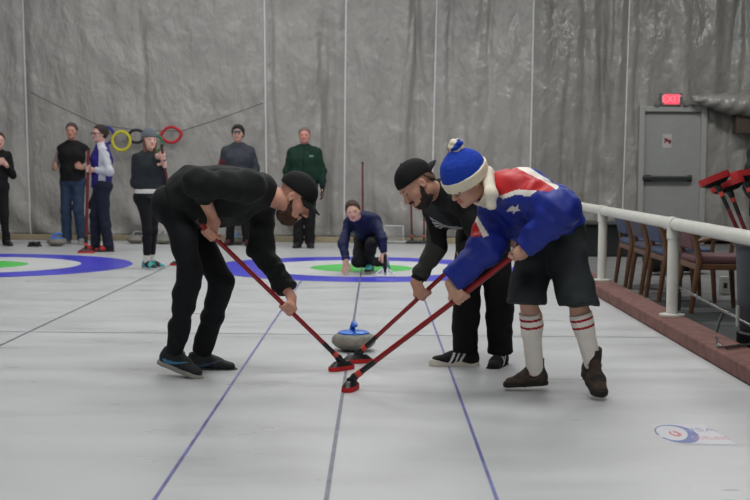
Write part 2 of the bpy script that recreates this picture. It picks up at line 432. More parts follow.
# ---- exit door
dr = empty('door_1', (P(670, 240, YW)[0], YW - .05, 0), kind='structure')
m_door = mat('door_grey', (142, 144, 142), rough=.55, var=.05); m_frame = mat('frame_grey', (150, 151, 147), rough=.5)
fx0, fx1 = P(636, 200, YW)[0], P(703, 200, YW)[0]; zt = P(668, 106.5, YW)[2]
w_ = 5.5 / 62
mb = MB(); mb.box((fx0, YW - .14, 0), (fx0 + w_, YW + .06, zt), bev=.008).box((fx1 - w_, YW - .14, 0), (fx1, YW + .06, zt), bev=.008).box((fx0 + w_, YW - .139, zt - w_), (fx1 - w_, YW + .06, zt), bev=.008)
mb.build('door_frame', m_frame, dr)
mb = MB(); mb.box((fx0 + w_, YW - .07, .01), (fx1 - w_, YW - .02, zt - w_)); mb.build('door_leaf', m_door, dr)
mb = MB(); zb = P(665, 178, YW)[2]
mb.box((P(640.5, 178, YW)[0] , YW - .17, zb - .035), (P(689, 178, YW)[0], YW - .12, zb + .035), bev=.012).box((fx0 + w_ + .02, YW - .13, zb - .05), (fx0 + w_ + .12, YW - .07, zb + .05)).box((P(686, 178, YW)[0], YW - .13, zb - .05), (P(690, 178, YW)[0], YW - .07, zb + .05))
mb.build('push_bar', mat('bar_dark', (66, 68, 69), rough=.4, metal=.6), dr)
c0 = P(662.5, 148, YW - .09); c1 = P(672, 134, YW - .09)
s_ = empty('door_notice', ((c0[0] + c1[0]) / 2, YW - .075, c0[2]), 'small white paper notice with a dark red mark on the exit door', 'sign')
MB().box((c0[0], YW - .076, c0[2]), (c1[0], YW - .072, c1[2])).build('paper', mat('paper', (176, 172, 170), rough=.8), s_)
ctr = P(667.5, 140.5, YW - .09); u = .0155
mk = [(-4, 3), (-1.4, 2), (0, 2.6), (1, .6), (3.2, 1), (4.4, -1), (3, -3.6), (1.4, -3), (.6, -1), (-1.2, -1.2), (-2.6, -3.2), (-3.4, -2.4), (-2.4, .2)]
mesh_obj('red_mark', [(ctr[0] + x * u, YW - .078, ctr[2] + z * u) for x, z in mk] + [(ctr[0] + x * u, YW - .0765, ctr[2] + z * u) for x, z in mk],
         [list(range(13))[::-1], list(range(13, 26))] + [[i, (i + 1) % 13, 13 + (i + 1) % 13, 13 + i] for i in range(13)], mat('mark_red', (116, 34, 44), rough=.8), s_, None, None, False)
# ---- exit sign
c0 = P(660.5, 106, YW - .15); c1 = P(682, 92.5, YW - .15); ex = empty('exit_sign', ((c0[0] + c1[0]) / 2, YW - .15, c0[2]), 'glowing red EXIT sign in a grey box above the door', 'sign')
MB().box((c0[0], YW - .17, c0[2]), (c1[0], YW - .06, c1[2]), bev=.02).build('housing', mat('sign_housing', (112, 110, 106), rough=.5), ex)
c2 = P(664, 104.2, YW - .17); c3 = P(679.5, 94.3, YW - .17)
MB().box((c2[0], YW - .178, c2[2]), (c3[0], YW - .16, c3[2]), bev=.004).build('lit_panel', mat('exit_glow', (255, 84, 104), rough=.4, emit=1.1), ex)
for sx in (-1, 1):
    e_ = A((c0[0] + c1[0]) / 2 + sx * .225, YW - .15, c0[2] + .05)
    MB().tube([e_ + A(-.0, -.05, 0), e_ + A(0, .04, 0)], [.042, .03], n=16).build('lamp_head', mat('sign_housing', (0, 0, 0)), ex, smooth=True)
def text(name, s, size, M4, m, parent=None, depth=.001):
    cu = bpy.data.curves.new(name, 'FONT'); cu.body = s; cu.size = size; cu.extrude = depth; cu.align_x = 'CENTER'; cu.align_y = 'CENTER'
    t = bpy.data.objects.new('tmp', cu); C.objects.link(t)
    dg = bpy.context.evaluated_depsgraph_get(); me = bpy.data.meshes.new_from_object(t.evaluated_get(dg)); bpy.data.objects.remove(t)
    V = [tuple(M4 @ v.co) for v in me.vertices]; F = [list(p.vertices) for p in me.polygons]
    return mesh_obj(name, V, F, m, parent, None, None, False)
mid = (c2 + c3) / 2
text('exit_letters', 'EXIT', .155, Matrix.Translation((mid[0], YW - .179, mid[2])) @ Matrix.Rotation(rad(90), 4, 'X'), mat('exit_letters', (255, 124, 138), rough=.4, emit=1.45), ex)

# ---- curb and rail
m_curb = mat('curb_carpet', (112, 76, 70), rough=.9, bump=.5, bscale=90, var=.28, vscale=11)
MB().box((XI, 2, 0), (2.47, 19.7, .1), bev=.012).build('trim_8', m_curb)['kind'] = 'structure'
m_mat_f = mat('rubber_mat', (44, 47, 48), rough=.8, var=.2, vscale=6, bump=.2)
tag(MB().box((2.5, 2.2, 0), (5.6, 11.3, .012)).build('floor_mat', m_mat_f), 'dark rubber floor mat under the row of wooden chairs', 'mat')
m_pvc = mat('pvc_white', (206, 206, 198), rough=.35, var=.04)
m_pvcn = mat('pvc_white', (0, 0, 0))
rl = empty('handrail', (2.38, 9.28, .1), 'white plastic pipe handrail standing on the reddish curb', 'railing')
RX, RZ = 2.38, .785
MB().tube([(RX, y, RZ) for y in np.linspace(3.0, 19.5, 24)], .046, n=20).build('top_rail', m_pvc, rl, smooth=True)
for y in (3.2, 6.3, 9.28, 12.2, 15.2, 18.2):
    MB().tube([(RX, y, .1), (RX, y, RZ - .02)], .043, n=20).lathe([(0.0001, .1), (.095, .1), (.095, .112), (.05, .118)], (RX, y, 0)).build('post', m_pvc, rl, smooth=True)
    MB().tube([(RX, y - .075, RZ), (RX, y + .075, RZ)], .053, n=20).tube([(RX, y, RZ), (RX, y, RZ - .11)], .052, n=20).build('tee_joint', m_pvc, rl, smooth=True)
    if 9 < y < 9.5: MB().box((RX + .045, y - .012, .14), (RX + .065, y + .012, .28), bev=.005).tube([(RX + .055, y, .28), (RX + .055, y, .36)], .004, n=6).build('clip', mat('clip_dark', (40, 40, 42)), rl)

# ---- wooden chairs behind the rail, backs to the ice
m_wood = mat('chair_wood', (98, 68, 46), rough=.45, var=.25, vscale=9, stretch=(1, 1, .15))
def chair(name, Y, seat_m, back_m, label, X=2.72):
    t = empty(name, (X, Y, 0), label, 'chair', 'wooden chairs behind the handrail'); w = .26
    R_ = lambda p: A(X + p[0], Y + p[1], p[2])
    for sy in (-1, 1):
        y = sy * w
        MB().tube([R_(p) for p in ((-.03, y, .0), (0, y, .25), (.03, y, .45), (.0, y, .60), (-.07, y, .76))], [.02, .024, .027, .024, .018], n=8).build('rear_leg', m_wood, t, smooth=True)
        MB().tube([R_(p) for p in ((.47, y, 0), (.45, y, .25), (.43, y, .44))], [.019, .023, .026], n=8).build('front_leg', m_wood, t, smooth=True)
        MB().tube([R_(p) for p in ((-.0, y, .60), (.2, y, .645), (.42, y, .63), (.45, y, .60), (.43, y, .44))], [.016, .02, .02, .02, .018], n=8).build('armrest', m_wood, t, smooth=True)
    MB().box((-.0, -w, .37), (.45, w, .42), o=R_((0, 0, 0)), bev=.008).build('seat_frame', m_wood, t)
    MB().box((-.0, -w + .03, .42), (.47, w - .03, .485), o=R_((0, 0, 0)), bev=.025).build('seat', seat_m, t)
    a = rad(-12); Rm = A((math.cos(a), 0, math.sin(a)), (0, 1, 0), (-math.sin(a), 0, math.cos(a))).reshape(3, 3)
    MB().box((-.02, -w + .025, .0), (.03, w - .025, .25), R=Rm, o=R_((.0, 0, .53)), bev=.018).build('backrest', back_m, t)
    MB().box((-.012, -w, .0), (.012, w, .035), o=R_((-.068, 0, .745)), bev=.008).build('top_rail', m_wood, t)
up_p = mat('uph_mauve', (104, 74, 78), rough=.95, bump=.3, bscale=300); up_b = mat('uph_blue', (70, 84, 110), rough=.95, bump=.3, bscale=300); up_v = mat('uph_violet', (86, 82, 98), rough=.95, bump=.3, bscale=300)
chair('wooden_armchair', 10.45, up_p, up_p, 'wooden chair with mauve seat, nearest of the row behind the rail', X=2.78)
chair('wooden_armchair', 11.35, up_b, up_b, 'wooden chair with blue seat, second nearest of the row behind the rail')
chair('wooden_armchair', 12.1, up_v, up_v, 'wooden chair with greyish violet back, third nearest behind the rail')
chair('wooden_armchair', 12.85, up_b, up_b, 'wooden chair with blue back, farthest of the row behind the rail')
# dark bench by the curtain and a pale box
bt = empty('storage_bench', (4.1, 17.4, 0), 'long black storage bench standing below the curtain left of the exit door', 'bench')
m_blk = mat('bench_black', (26, 27, 29), rough=.6, var=.2)
MB().box((2.95, 17.0, .0), (4.55, 17.6, .42), bev=.02).build('body', m_blk, bt)
MB().box((2.92, 16.96, .42), (4.58, 17.64, .47), bev=.02).build('lid', mat('bench_lid', (40, 42, 44), rough=.5), bt)
bg = empty('equipment_bag', (3.5, 14.3, 0), 'black equipment bag on the floor behind the farthest wooden chair', 'bag')
fobj('body', Field(.012).cone((3.35, 14.2, .17), (3.85, 14.4, .17), .15, .15, .03).cut((0, 0, .0), (0, 0, -1)).noise(.012, .12), m_blk, bg)
MB().tube([(3.35, 14.24, .27), (3.42, 14.1, .38), (3.6, 14.1, .42), (3.75, 14.15, .38), (3.82, 14.3, .27)], .012, n=8).build('handle', m_blk, bg, smooth=True)
pb = G(724, 294); 
tb = empty('small_box', (pb[0], pb[1], 0), 'small pale box with a dark opening on the floor beyond the wooden chairs', 'box')
MB().box((pb[0] - .04, pb[1] - .03, 0), (pb[0] + .05, pb[1] + .04, .17), bev=.008).build('case', mat('box_pale', (158, 158, 152)), tb)
MB().box((pb[0] - .015, pb[1] - .034, .06), (pb[0] + .02, pb[1] - .028, .11)).build('opening', m_blk, tb)

# ---- round bin, chrome stand at the right edge
bx, by = 2.80, 8.25
bn = empty('refuse_bin', (bx, by, 0), 'dark grey round bin with curling brooms standing in it', 'bin')
m_bin = mat('bin_grey', (58, 62, 68), rough=.5, var=.12)
MB().lathe([(.0001, .13), (.205, .13), (.215, .15), (.245, .68), (.262, .685), (.262, .72), (.24, .72), (.232, .69), (.2, .17), (.0001, .17)], (bx, by, 0)).build('body', m_bin, bn, smooth=True)
MB().lathe([(.0001, .012), (.21, .012), (.225, .03), (.225, .11), (.2, .13), (.0001, .13)], (bx, by, 0)).build('base', mat('bin_base', (20, 20, 22), rough=.5), bn, smooth=True)
m_chr = mat('chrome', (150, 152, 152), rough=.22, metal=1)
q = lambda px, py, Y: P(px, py, Y)
cs = empty('metal_stand', G(722, 345, .1), 'bent chrome tube stand on the curb at the right edge', 'stand')
MB().tube([q(724, 311, 8.35), q(719, 322, 8.35), q(715.5, 335, 8.33), G(718, 345.5, .115), G(727, 347.5, .115), G(745, 345, .115), G(762, 341, .115)], .011, n=10).build('loop', m_chr, cs, smooth=True)
MB().tube([q(680, 287.5, 9.2), q(738, 318.5, 8.0), q(762, 331, 7.6)], .010, n=10).build('bar', m_chr, cs, smooth=True)
MB().tube([q(723, 311, 8.35), q(739, 318.5, 8.0)], .012, n=10).tube([q(738.5, 306, 8.0), q(738.5, 326, 8.0)], .018, n=10).build('joint', mat('joint_metal', (170, 170, 168), rough=.3, metal=.7), cs, smooth=True)

# ------------------------------------------------------------------ curling brooms
m_red = mat('shaft_red', (140, 20, 26), rough=.3, var=.06); m_bk = mat('broom_black', (22, 22, 24), rough=.45)
m_pad = mat('pad_red', (190, 30, 30), rough=.85); m_or = mat('band_orange', (205, 68, 56), rough=.5)
def frame(d, up=A(0, 0, 1)):
    d = nz(d); r = nz(np.cross(d, up)); return r, d, np.cross(r, d)
def broom(name, head, top, axis, label, group=None, shaft_m=None, rad_=.0135, hl=.19, pad_m=None, flip=0, hw=.036, ph=.0):
    """head: point on the ice under the pad; top: upper end of the shaft; axis: long axis of the pad"""
    t = empty(name, head, label, 'broom', group); head = np.asarray(head, float); top = np.asarray(top, float)
    a = nz(axis); up = A(0, 0, 1) if not flip else nz(top - head); a = nz(a - up * (a @ up)); s = np.cross(up, a)
    M = np.stack([a, s, up], 1)
    # pad and housing: rounded bars
    def bar(z0, z1, l0, l1, w0, w1):
        V = []; F = []; n = 28
        for (z, l, w) in ((z0, l0, w0), ((z0 + z1) / 2, (l0 + l1) / 2 * 1.02, (w0 + w1) / 2 * 1.02), (z1, l1, w1)):
            for j in range(n):
                an = 2 * math.pi * j / n; cx, sy = math.cos(an), math.sin(an)
                V.append(head + M @ A(l / 2 * math.copysign(abs(cx) ** .6, cx), w * math.copysign(abs(sy) ** .8, sy), z))
        for i in range(2):
            for j in range(n): F.append([i * n + j, i * n + (j + 1) % n, (i + 1) * n + (j + 1) % n, (i + 1) * n + j])
        F += [list(range(n))[::-1], [2 * n + j for j in range(n)]]; return V, F
    MB().add(*bar(.001 - ph, .026, hl, hl, hw, hw)).build('pad', pad_m or m_pad, t, smooth=True)
    MB().add(*bar(.026, .052, hl * .96, hl * .6, hw * .95, hw * .55)).build('head_housing', m_bk, t, smooth=True)
    j0 = head + up * .055; d = nz(top - j0); L = np.linalg.norm(top - j0)
    MB().tube([j0 - up * .01, j0 + d * .03, j0 + d * .05], [.02, .022, .017], n=12).tube([j0 - nz(np.cross(d, up) + 1e-6) * .022, j0 + nz(np.cross(d, up) + 1e-6) * .022], .016, n=12).build('swivel', m_bk, t, smooth=True)
    MB().tube([j0 + d * .045, j0 + d * .078], rad_ * 1.3, n=12).build('orange_collar', m_or, t, smooth=True)
    MB().tube([j0 + d * .075, j0 + d * .17], rad_ * 1.08, n=12).build('lower_sleeve', m_bk, t, smooth=True)
    MB().tube([j0 + d * .168, j0 + d * (L - .02)], rad_, n=14).build('shaft', shaft_m or m_red, t, smooth=True)
    MB().tube([j0 + d * (L - .03), top], rad_ * 1.12, n=14).build('end_cap', m_bk, t, smooth=True)
    return j0, d
GR = 'curling brooms swept along the ice'
B = {}
def zfix(p, z=0): return A(p[0], p[1], z)
# line of each sweeping broom: pad on the ice, two hand points
h1 = G(341.5, 370); g1a = P(208, 231, 6.78); g1b = P(284, 311.5, 7.17)
def lineup(head, a): # top a little beyond the upper hand
    j0 = head + A(0, 0, .055); d = nz(a - j0); return a + d * .09
B['L'] = (h1, lineup(h1, g1a)); broom('curling_broom', h1, B['L'][1], (.75, .8, 0), 'red broom swept by the bearded man in the dark sweatshirt on the left', GR)
h2 = G(357.5, 363); g2a = P(471, 250, 7.22)
B['K'] = (h2, lineup(h2, g2a)); broom('curling_broom', h2, B['K'][1], (1, .35, 0), 'red broom with its head touching the stone, held by the backwards cap man', GR)
h3 = G(350.5, 390); g3a = P(523, 249, 6.32)
B['B'] = (h3, lineup(h3, g3a)); broom('curling_broom', h3, B['B'][1], (.25, 1, 0), 'nearest red broom, swept by the man in the bobble hat', GR, rad_=.0145)

# ------------------------------------------------------------------ curling stones
m_gran = mat('granite', (118, 116, 108), rough=.5, var=.35, vscale=120, spec=.5); m_band = mat('granite_band', (136, 130, 118), rough=.85, var=.25, vscale=60)
m_hb = mat('handle_blue', (40, 110, 205), rough=.35); m_hl = mat('handle_pale', (120, 160, 205), rough=.4); m_hg = mat('handle_grey', (120, 124, 128), rough=.4)
def stone(pos, hm, label, rot=0, group='curling stones on the ice'):
    t = empty('curling_stone', pos, label, 'stone', group)
    pr = [(.0001, .002), (.062, .0), (.066, .004), (.09, .012), (.118, .026), (.135, .044), (.1415, .052)]
    MB().lathe(pr, pos, 48).build('stone_base', m_gran, t, smooth=True)
    MB().lathe([(.1415, .052), (.1425, .057), (.1425, .071), (.1415, .076)], pos, 48).build('striking_band', m_band, t, smooth=True)
    MB().lathe([(.1415, .076), (.136, .088), (.12, .104), (.096, .114), (.06, .117), (.0001, .117)], pos, 48).build('stone_top', m_gran, t, smooth=True)
    MB().lathe([(.102, .1125), (.1, .119), (.085, .126), (.05, .130), (.0001, .131)], pos, 48).build('handle_plate', hm, t, smooth=True)
    c, s = math.cos(rot), math.sin(rot); Q = lambda x, z: A(pos[0] + x * c, pos[1] + x * s, pos[2] + z)
    MB().tube([Q(-.052, .124), Q(-.045, .148), Q(-.03, .168), Q(-.008, .178), Q(.03, .178), Q(.068, .172), Q(.082, .168)], [.021, .017, .015, .0155, .0165, .0165, .010], n=14).build('handle_grip', hm, t, smooth=True)
stone(G(353.5, 350.3), m_hb, 'speckled grey curling stone with bright blue handle sliding between the brooms', rot=rad(-80))
stone(G(56.5, 246), m_hb, 'grey curling stone with blue handle at the feet of the man in the black vest', rot=.3)
stone(G(236.5, 244.5), m_hl, 'grey curling stone with pale blue handle below the man in the grey sweater', rot=1.2)
stone(G(136, 243.5), m_hg, 'grey curling stone just left of the legs of the girl in the beanie', rot=.4)
stone(G(163.5, 244), m_hg, 'grey curling stone just right of the legs of the girl in the beanie', rot=2)
# foot hack
hk = G(34.5, 246.5); ht = empty('foot_hack', hk, 'small black rubber foot hack on the ice left of the blue handled stone', 'hack')
MB().box((hk[0] - .075, hk[1] - .08, 0), (hk[0] - .005, hk[1] + .08, .07), bev=.02).build('left_cup', m_bk, ht)
MB().box((hk[0] + .005, hk[1] - .08, 0), (hk[0] + .075, hk[1] + .08, .07), bev=.02).build('right_cup', m_bk, ht)
MB().box((hk[0] - .085, hk[1] - .09, 0), (hk[0] + .085, hk[1] + .1, .02), bev=.005).build('base_plate', m_bk, ht)

# brooms and frame against the curtain
m_dred = mat('shaft_dark_red', (104, 22, 30), rough=.4)
def wallbroom(pxh, pyt, pxt, label, axis=(1, 0, 0)):
    h = G(pxh, 242.5, .0); h[1] = 19.58; h[0] = P(pxh, 240, 19.58)[0]; top = P(pxt, pyt, 19.8)
    broom('curling_broom', h, top, axis, label, 'curling brooms leaning by the curtain', shaft_m=m_dred, pad_m=m_bk, hl=.2, rad_=.015)
wallbroom(363, 162, 362.5, 'tall dark red broom leaning on the curtain right behind the kneeling woman')
wallbroom(412, 172, 410.5, 'upright dark red broom, leftmost of the three under the man in the backwards cap')
wallbroom(424, 184, 424, 'dark red broom, middle of the three under the man in the backwards cap')
wallbroom(434, 184, 431, 'dark red broom, rightmost of the three by the dark jacket')
wf = empty('wire_frame', A(P(395, 240, 19.6)[0], 19.6, 0), 'small white frame with mesh standing at the foot of the curtain', 'frame')
x0, x1 = P(383.5, 238, 19.6)[0], P(404, 238, 19.6)[0]; z0, z1 = .03, P(395, 226, 19.6)[2]
m_wf = mat('frame_white', (196, 198, 198), rough=.5)
MB().tube([(x0, 19.55, z0), (x1, 19.55, z0), (x1 - .02, 19.6, z1), (x0 + .02, 19.6, z1)], .016, n=8, closed=True).tube([(x1, 19.55, z0), (x1 + .1, 19.66, .03)], .016, n=8).tube([(x0, 19.55, z0), (x0 + .0, 19.67, .03)], .014, n=8).build('tube_frame', m_wf, wf, smooth=True)
mb = MB()
for i in range(1, 12): mb.tube([(x0 + (x1 - x0) * i / 12, 19.55, z0), (x0 + (x1 - x0) * i / 12, 19.6, z1)], .002, n=4)
for i in range(1, 8): mb.tube([(x0, 19.55 + .05 * i / 8, z0 + (z1 - z0) * i / 8), (x1, 19.55 + .05 * i / 8, z0 + (z1 - z0) * i / 8)], .002, n=4)
mb.build('mesh_netting', m_wf, wf)

# brooms stuck head-up in the bin
def binbroom(pxh, pyh, Yh, pxb, pyb, axis, label, bx_, by_, zb=.2):
    hd = P(pxh, pyh, Yh); bot = A(bx_, by_, zb)
    broom('curling_broom', hd + nz(hd - bot) * .0, bot, axis, label, 'curling brooms standing head up in the bin', shaft_m=m_dred, flip=1, hl=.23, hw=.048, ph=.018, pad_m=mat('cover_red', (178, 34, 38), rough=.6))
binbroom(714, 178, 8.35, 0, 0, (.9, .3, .32), 'red-headed broom upside down in the bin, leftmost one', bx + .02, by - .08)
binbroom(727, 184, 8.5, 0, 0, (1, -.3, -.12), 'red-headed broom upside down in the bin, middle one below the others', bx + .06, by + .03)
binbroom(744, 174, 8.6, 0, 0, (1, .5, .05), 'red-headed broom upside down in the bin, rightmost one at the frame edge', bx + .12, by + .05)

# logo sheet frozen into the ice, lower right
lg = empty('ice_logo', G(692, 434), 'white sticker with blue ring and red mark under the ice, lower right', 'logo')
zz = .0014
def gp(px, py, z): v = G(px, py); return (v[0], v[1], z)
mesh_obj('white_sheet', [gp(*c, zz) for c in ((650, 424), (704, 424.5), (737, 445), (668, 444))], [[0, 3, 2, 1]], mat('sheet_white', (200, 200, 206), rough=.4), lg, None, None, False)
V = []; F = []
n = 64
for i in range(n + 1):
    a = 2 * math.pi * i / n + 2.6
    ox = 677 + 22.5 * math.cos(a); oy = 434.4 + 8.4 * math.sin(a) + 5.0 * math.cos(a) * .75
    th = .16 + .34 * (.5 + .5 * math.cos(a - .35)) 
    ix = 677 + (22.5 * (1 - th * .9)) * math.cos(a) - 2; iy = 434.4 + (8.4 * (1 - th * .55)) * math.sin(a) + 5.0 * (1 - th) * math.cos(a) * .75 - .3
    V += [gp(ox, oy, zz + .0006), gp(ix, iy, zz + .0006)]
for i in range(n - 3): F.append([2 * i, 2 * i + 1, 2 * i + 3, 2 * i + 2])
mesh_obj('blue_ring', V, F, mat('logo_blue', (70, 88, 160), rough=.4), lg, None, None, False)
V = []; F = []
for i in range(25):
    a = 5.6 * i / 24 - 1.9
    V += [gp(674.5 + 6.8 * math.cos(a) + i * .05, 434 + 2.6 * math.sin(a) + 1.4 * math.cos(a), zz + .0006), gp(674.5 + 3.6 * math.cos(a), 434 + 1.0 * math.sin(a) + .8 * math.cos(a), zz + .0006)]
for i in range(24): F.append([2 * i, 2 * i + 1, 2 * i + 3, 2 * i + 2])
mesh_obj('red_swirl', V, F, mat('logo_red', (196, 96, 104), rough=.4), lg, None, None, False)
o0 = A(*gp(700, 430.2, 0)); 
text('blue_letters', 'USA', .085, Matrix.Translation((o0[0] - .005, o0[1], zz + .0006)) @ Matrix.Scale(1.25, 4, (0, 1, 0)), mat('logo_blue2', (140, 146, 182), rough=.4), lg, .0001)
o0 = A(*gp(712, 438.5, 0))
text('red_letters', 'CURLING', .040, Matrix.Translation((o0[0] - .005, o0[1], zz + .0006)) @ Matrix.Scale(2.4, 4, (0, 1, 0)), mat('logo_red2', (204, 140, 146), rough=.4), lg, .0001)

# ------------------------------------------------------------------ light
w = bpy.data.worlds.new('world'); sc.world = w; w.use_nodes = True
w.node_tree.nodes['Background'].inputs[0].default_value = lin((205, 212, 220)) + (1,); w.node_tree.nodes['Background'].inputs[1].default_value = .36
def area(x, y, z, sx, sy, power, col=(1, .995, .98), rot=(0, 0, 0)):
    l = bpy.data.lights.new('ceiling_light', 'AREA'); l.shape = 'RECTANGLE'; l.size = sx; l.size_y = sy; l.energy = power; l.color = col
    o = bpy.data.objects.new('ceiling_light', l); C.objects.link(o); o.location = (x, y, z); o.rotation_euler = rot
for y in (1.5, 6.0, 10.5, 15.0):
    area(-4.6, y, 5.2, 3.0, 1.2, 118 if y > 9 else 12); area(.3, y, 5.2, 2.6, 1.2, 215 if y < 14 else 175)
area(-8.5, 12, 5.2, 2.4, 1.2, 120)
area(-2.5, 18.0, 5.2, 5.0, .6, 130)
area(4.6, 16, 5.2, 2.4, .6, 330); area(4.6, 9, 5.2, 1.6, .6, 30)
v = sc.view_settings; v.view_transform = 'Standard'; v.look = 'None'; v.gamma = 1; v.use_curve_mapping = False; v.exposure = -0.85

# ------------------------------------------------------------------ people
SKIN = {}
def skin(key, rgb):
    if key not in SKIN:
        SKIN[key] = [mat('skin_' + key, rgb, rough=.55, var=.07, vscale=30), mat('lips_' + key, tuple(int(c * f) for c, f in zip(rgb, (.90, .74, .74))), rough=.5)]
    return SKIN[key]
m_eye = mat('eye_white', (158, 146, 140), rough=.25); m_iris = mat('eye_iris', (50, 36, 28), rough=.2)
def cloth(name, rgb, rough=.85, bump=.25, sheen=.0, var=.06, spec=.3): return mat(name, rgb, rough=rough, bump=bump, bscale=260, sheen=sheen, var=var, vscale=14, spec=spec, bdist=.003)

def stand(px, fy, hd, H, joints=None, lean=0, Y=None, headturn=0, nod=0):
    """standing figure: feet at the photo point, hd = heading in degrees (0 looks along +Y, 90 along -X, 180 to the camera)"""
    g = G(px, fy); s = H / 1.78; a = rad(hd); R = A(math.cos(a), math.sin(a), 0); F = A(-math.sin(a), math.cos(a), 0); U = A(0, 0, 1)
    L = lambda x, y, z: g + (R * x + F * (y + lean * max(0, z - .9)) + U * z) * s
    J = dict(anR=L(.10, -.02, .09), anL=L(-.10, -.02, .09), knR=L(.095, .02, .50), knL=L(-.095, .02, .50), hipR=L(.09, 0, .92), hipL=L(-.09, 0, .92),
             pel=L(0, 0, .97), waist=L(0, 0, 1.10), chest=L(0, .0, 1.30), neck=L(0, -.01, 1.47), shR=L(.170, -.01, 1.395), shL=L(-.170, -.01, 1.395),
             elR=L(.225, -.03, 1.13), elL=L(-.225, -.03, 1.13), wrR=L(.235, .05, .88), wrL=L(-.235, .05, .88), hc=L(0, .025, 1.655))
    b = rad(hd + headturn); J['hf'] = nz(A(-math.sin(b) * math.cos(nod), math.cos(b) * math.cos(nod), -math.sin(nod))); J['hu'] = nz(U - J['hf'] * (J['hf'] @ U) + 0 * U)
    J['s'] = s; J['L'] = L; J['toeR'] = nz(F + R * .25); J['toeL'] = nz(F - R * .25); J['base'] = g; J['fwd'] = F
    for k, v in (joints or {}).items(): J[k] = L(*v) if k[:2] in ('el', 'wr', 'sh', 'an', 'kn', 'hi', 'pe', 'wa', 'ch', 'ne', 'hc') else v
    return J
def headframe(J):
    F = nz(J['hf']); U = nz(J['hu'] - F * (F @ J['hu'])); R = np.cross(F, U)
    return np.stack([R, F, U])              # rows: right, forward, up
def HS(J): return J['s'] * J.get('hs', 1.0)
def hp(J, x, y, z):
    return J['hc'] + (headframe(J).T @ A(x, y, z)) * HS(J)

def hand_relax(f, w, d, n, s, side=1, curl=.35, thumb=1):
    d = nz(d); n = nz(n - d * (n @ d)); t = np.cross(d, n) * side
    f.cone(w, w + d * .03 * s, .024 * s, .024 * s, .02, wide=t, ws=1.2)
    f.cone(w + d * .03 * s, w + d * .085 * s, .0145 * s, .0125 * s, .012, wide=t, ws=2.6)
    for i, (o, l) in enumerate(((.030, .070), (.010, .078), (-.010, .072), (-.029, .056))):
        p = w + d * (.086 - abs(i - 1) * .003) * s + t * o * s; pts = [p]; a = curl * .5
        for k, fr in enumerate((.45, .3, .25)):
            dd = d * math.cos(a) + n * math.sin(a) + t * (o * 1.2); p = p + nz(dd) * l * fr * s; pts.append(p); a += curl
        f.chain(pts, [.0092 * s, .0086 * s, .0078 * s, .0068 * s], .005)
    p = w + d * .03 * s + t * .024 * s; q1 = p + (d * .7 + t * .75 + n * .25) * .036 * s; q2 = q1 + (d * .95 + t * .25 + n * .3) * .032 * s; q3 = q2 + (d + n * .3) * .022 * s
    f.chain([p, q1, q2, q3], [.014 * s, .011 * s, .0095 * s, .0075 * s], .008)
def hand_grip(f, elbow, c, axis, s, sgn=1, rs=.0135, thumbdir=1, q=None):
    """closed hand round a shaft: c on the shaft axis; returns the wrist"""
    a = nz(axis) * thumbdir; e = c - elbow if q is None else np.asarray(q, float); q = nz(e - a * (e @ a)); p = np.cross(a, q) * sgn
    R_ = rs + .010 * s
    w = c + p * (R_ + .010) - q * .078 * s
    f.cone(w, w + q * .03 * s, .024 * s, .022 * s, .02, wide=a, ws=1.2)
    f.cone(c + p * (R_ + .010) - q * .055 * s, c + p * (R_ + .006) + q * .012 * s, .0150 * s, .0135 * s, .012, wide=a, ws=2.5)
    for i, o in enumerate((.031, .0105, -.0105, -.030)):
        k = (1.0, 1.06, 1.0, .88)[i]
        ang = [rad(x * k) for x in (70, 20, -35, -95, -150)]
        pts = [c + a * o * s + (p * math.sin(t) + q * math.cos(t)) * (R_ + (.004 if j == 0 else 0)) for j, t in enumerate(ang)]
        f.chain(pts, [.0112 * s, .0102 * s, .0096 * s, .009 * s, .0078 * s], .004)
    th = [c + p * R_ - q * .04 * s + a * .026 * s, c + p * (R_ * .9) - q * .018 * s + a * .046 * s, c - q * R_ * 1.05 + a * .058 * s - p * .002, c - p * R_ - q * .004 + a * .052 * s]
    f.chain(th, [.0145 * s, .012 * s, .0102 * s, .0085 * s], .008)
    return w
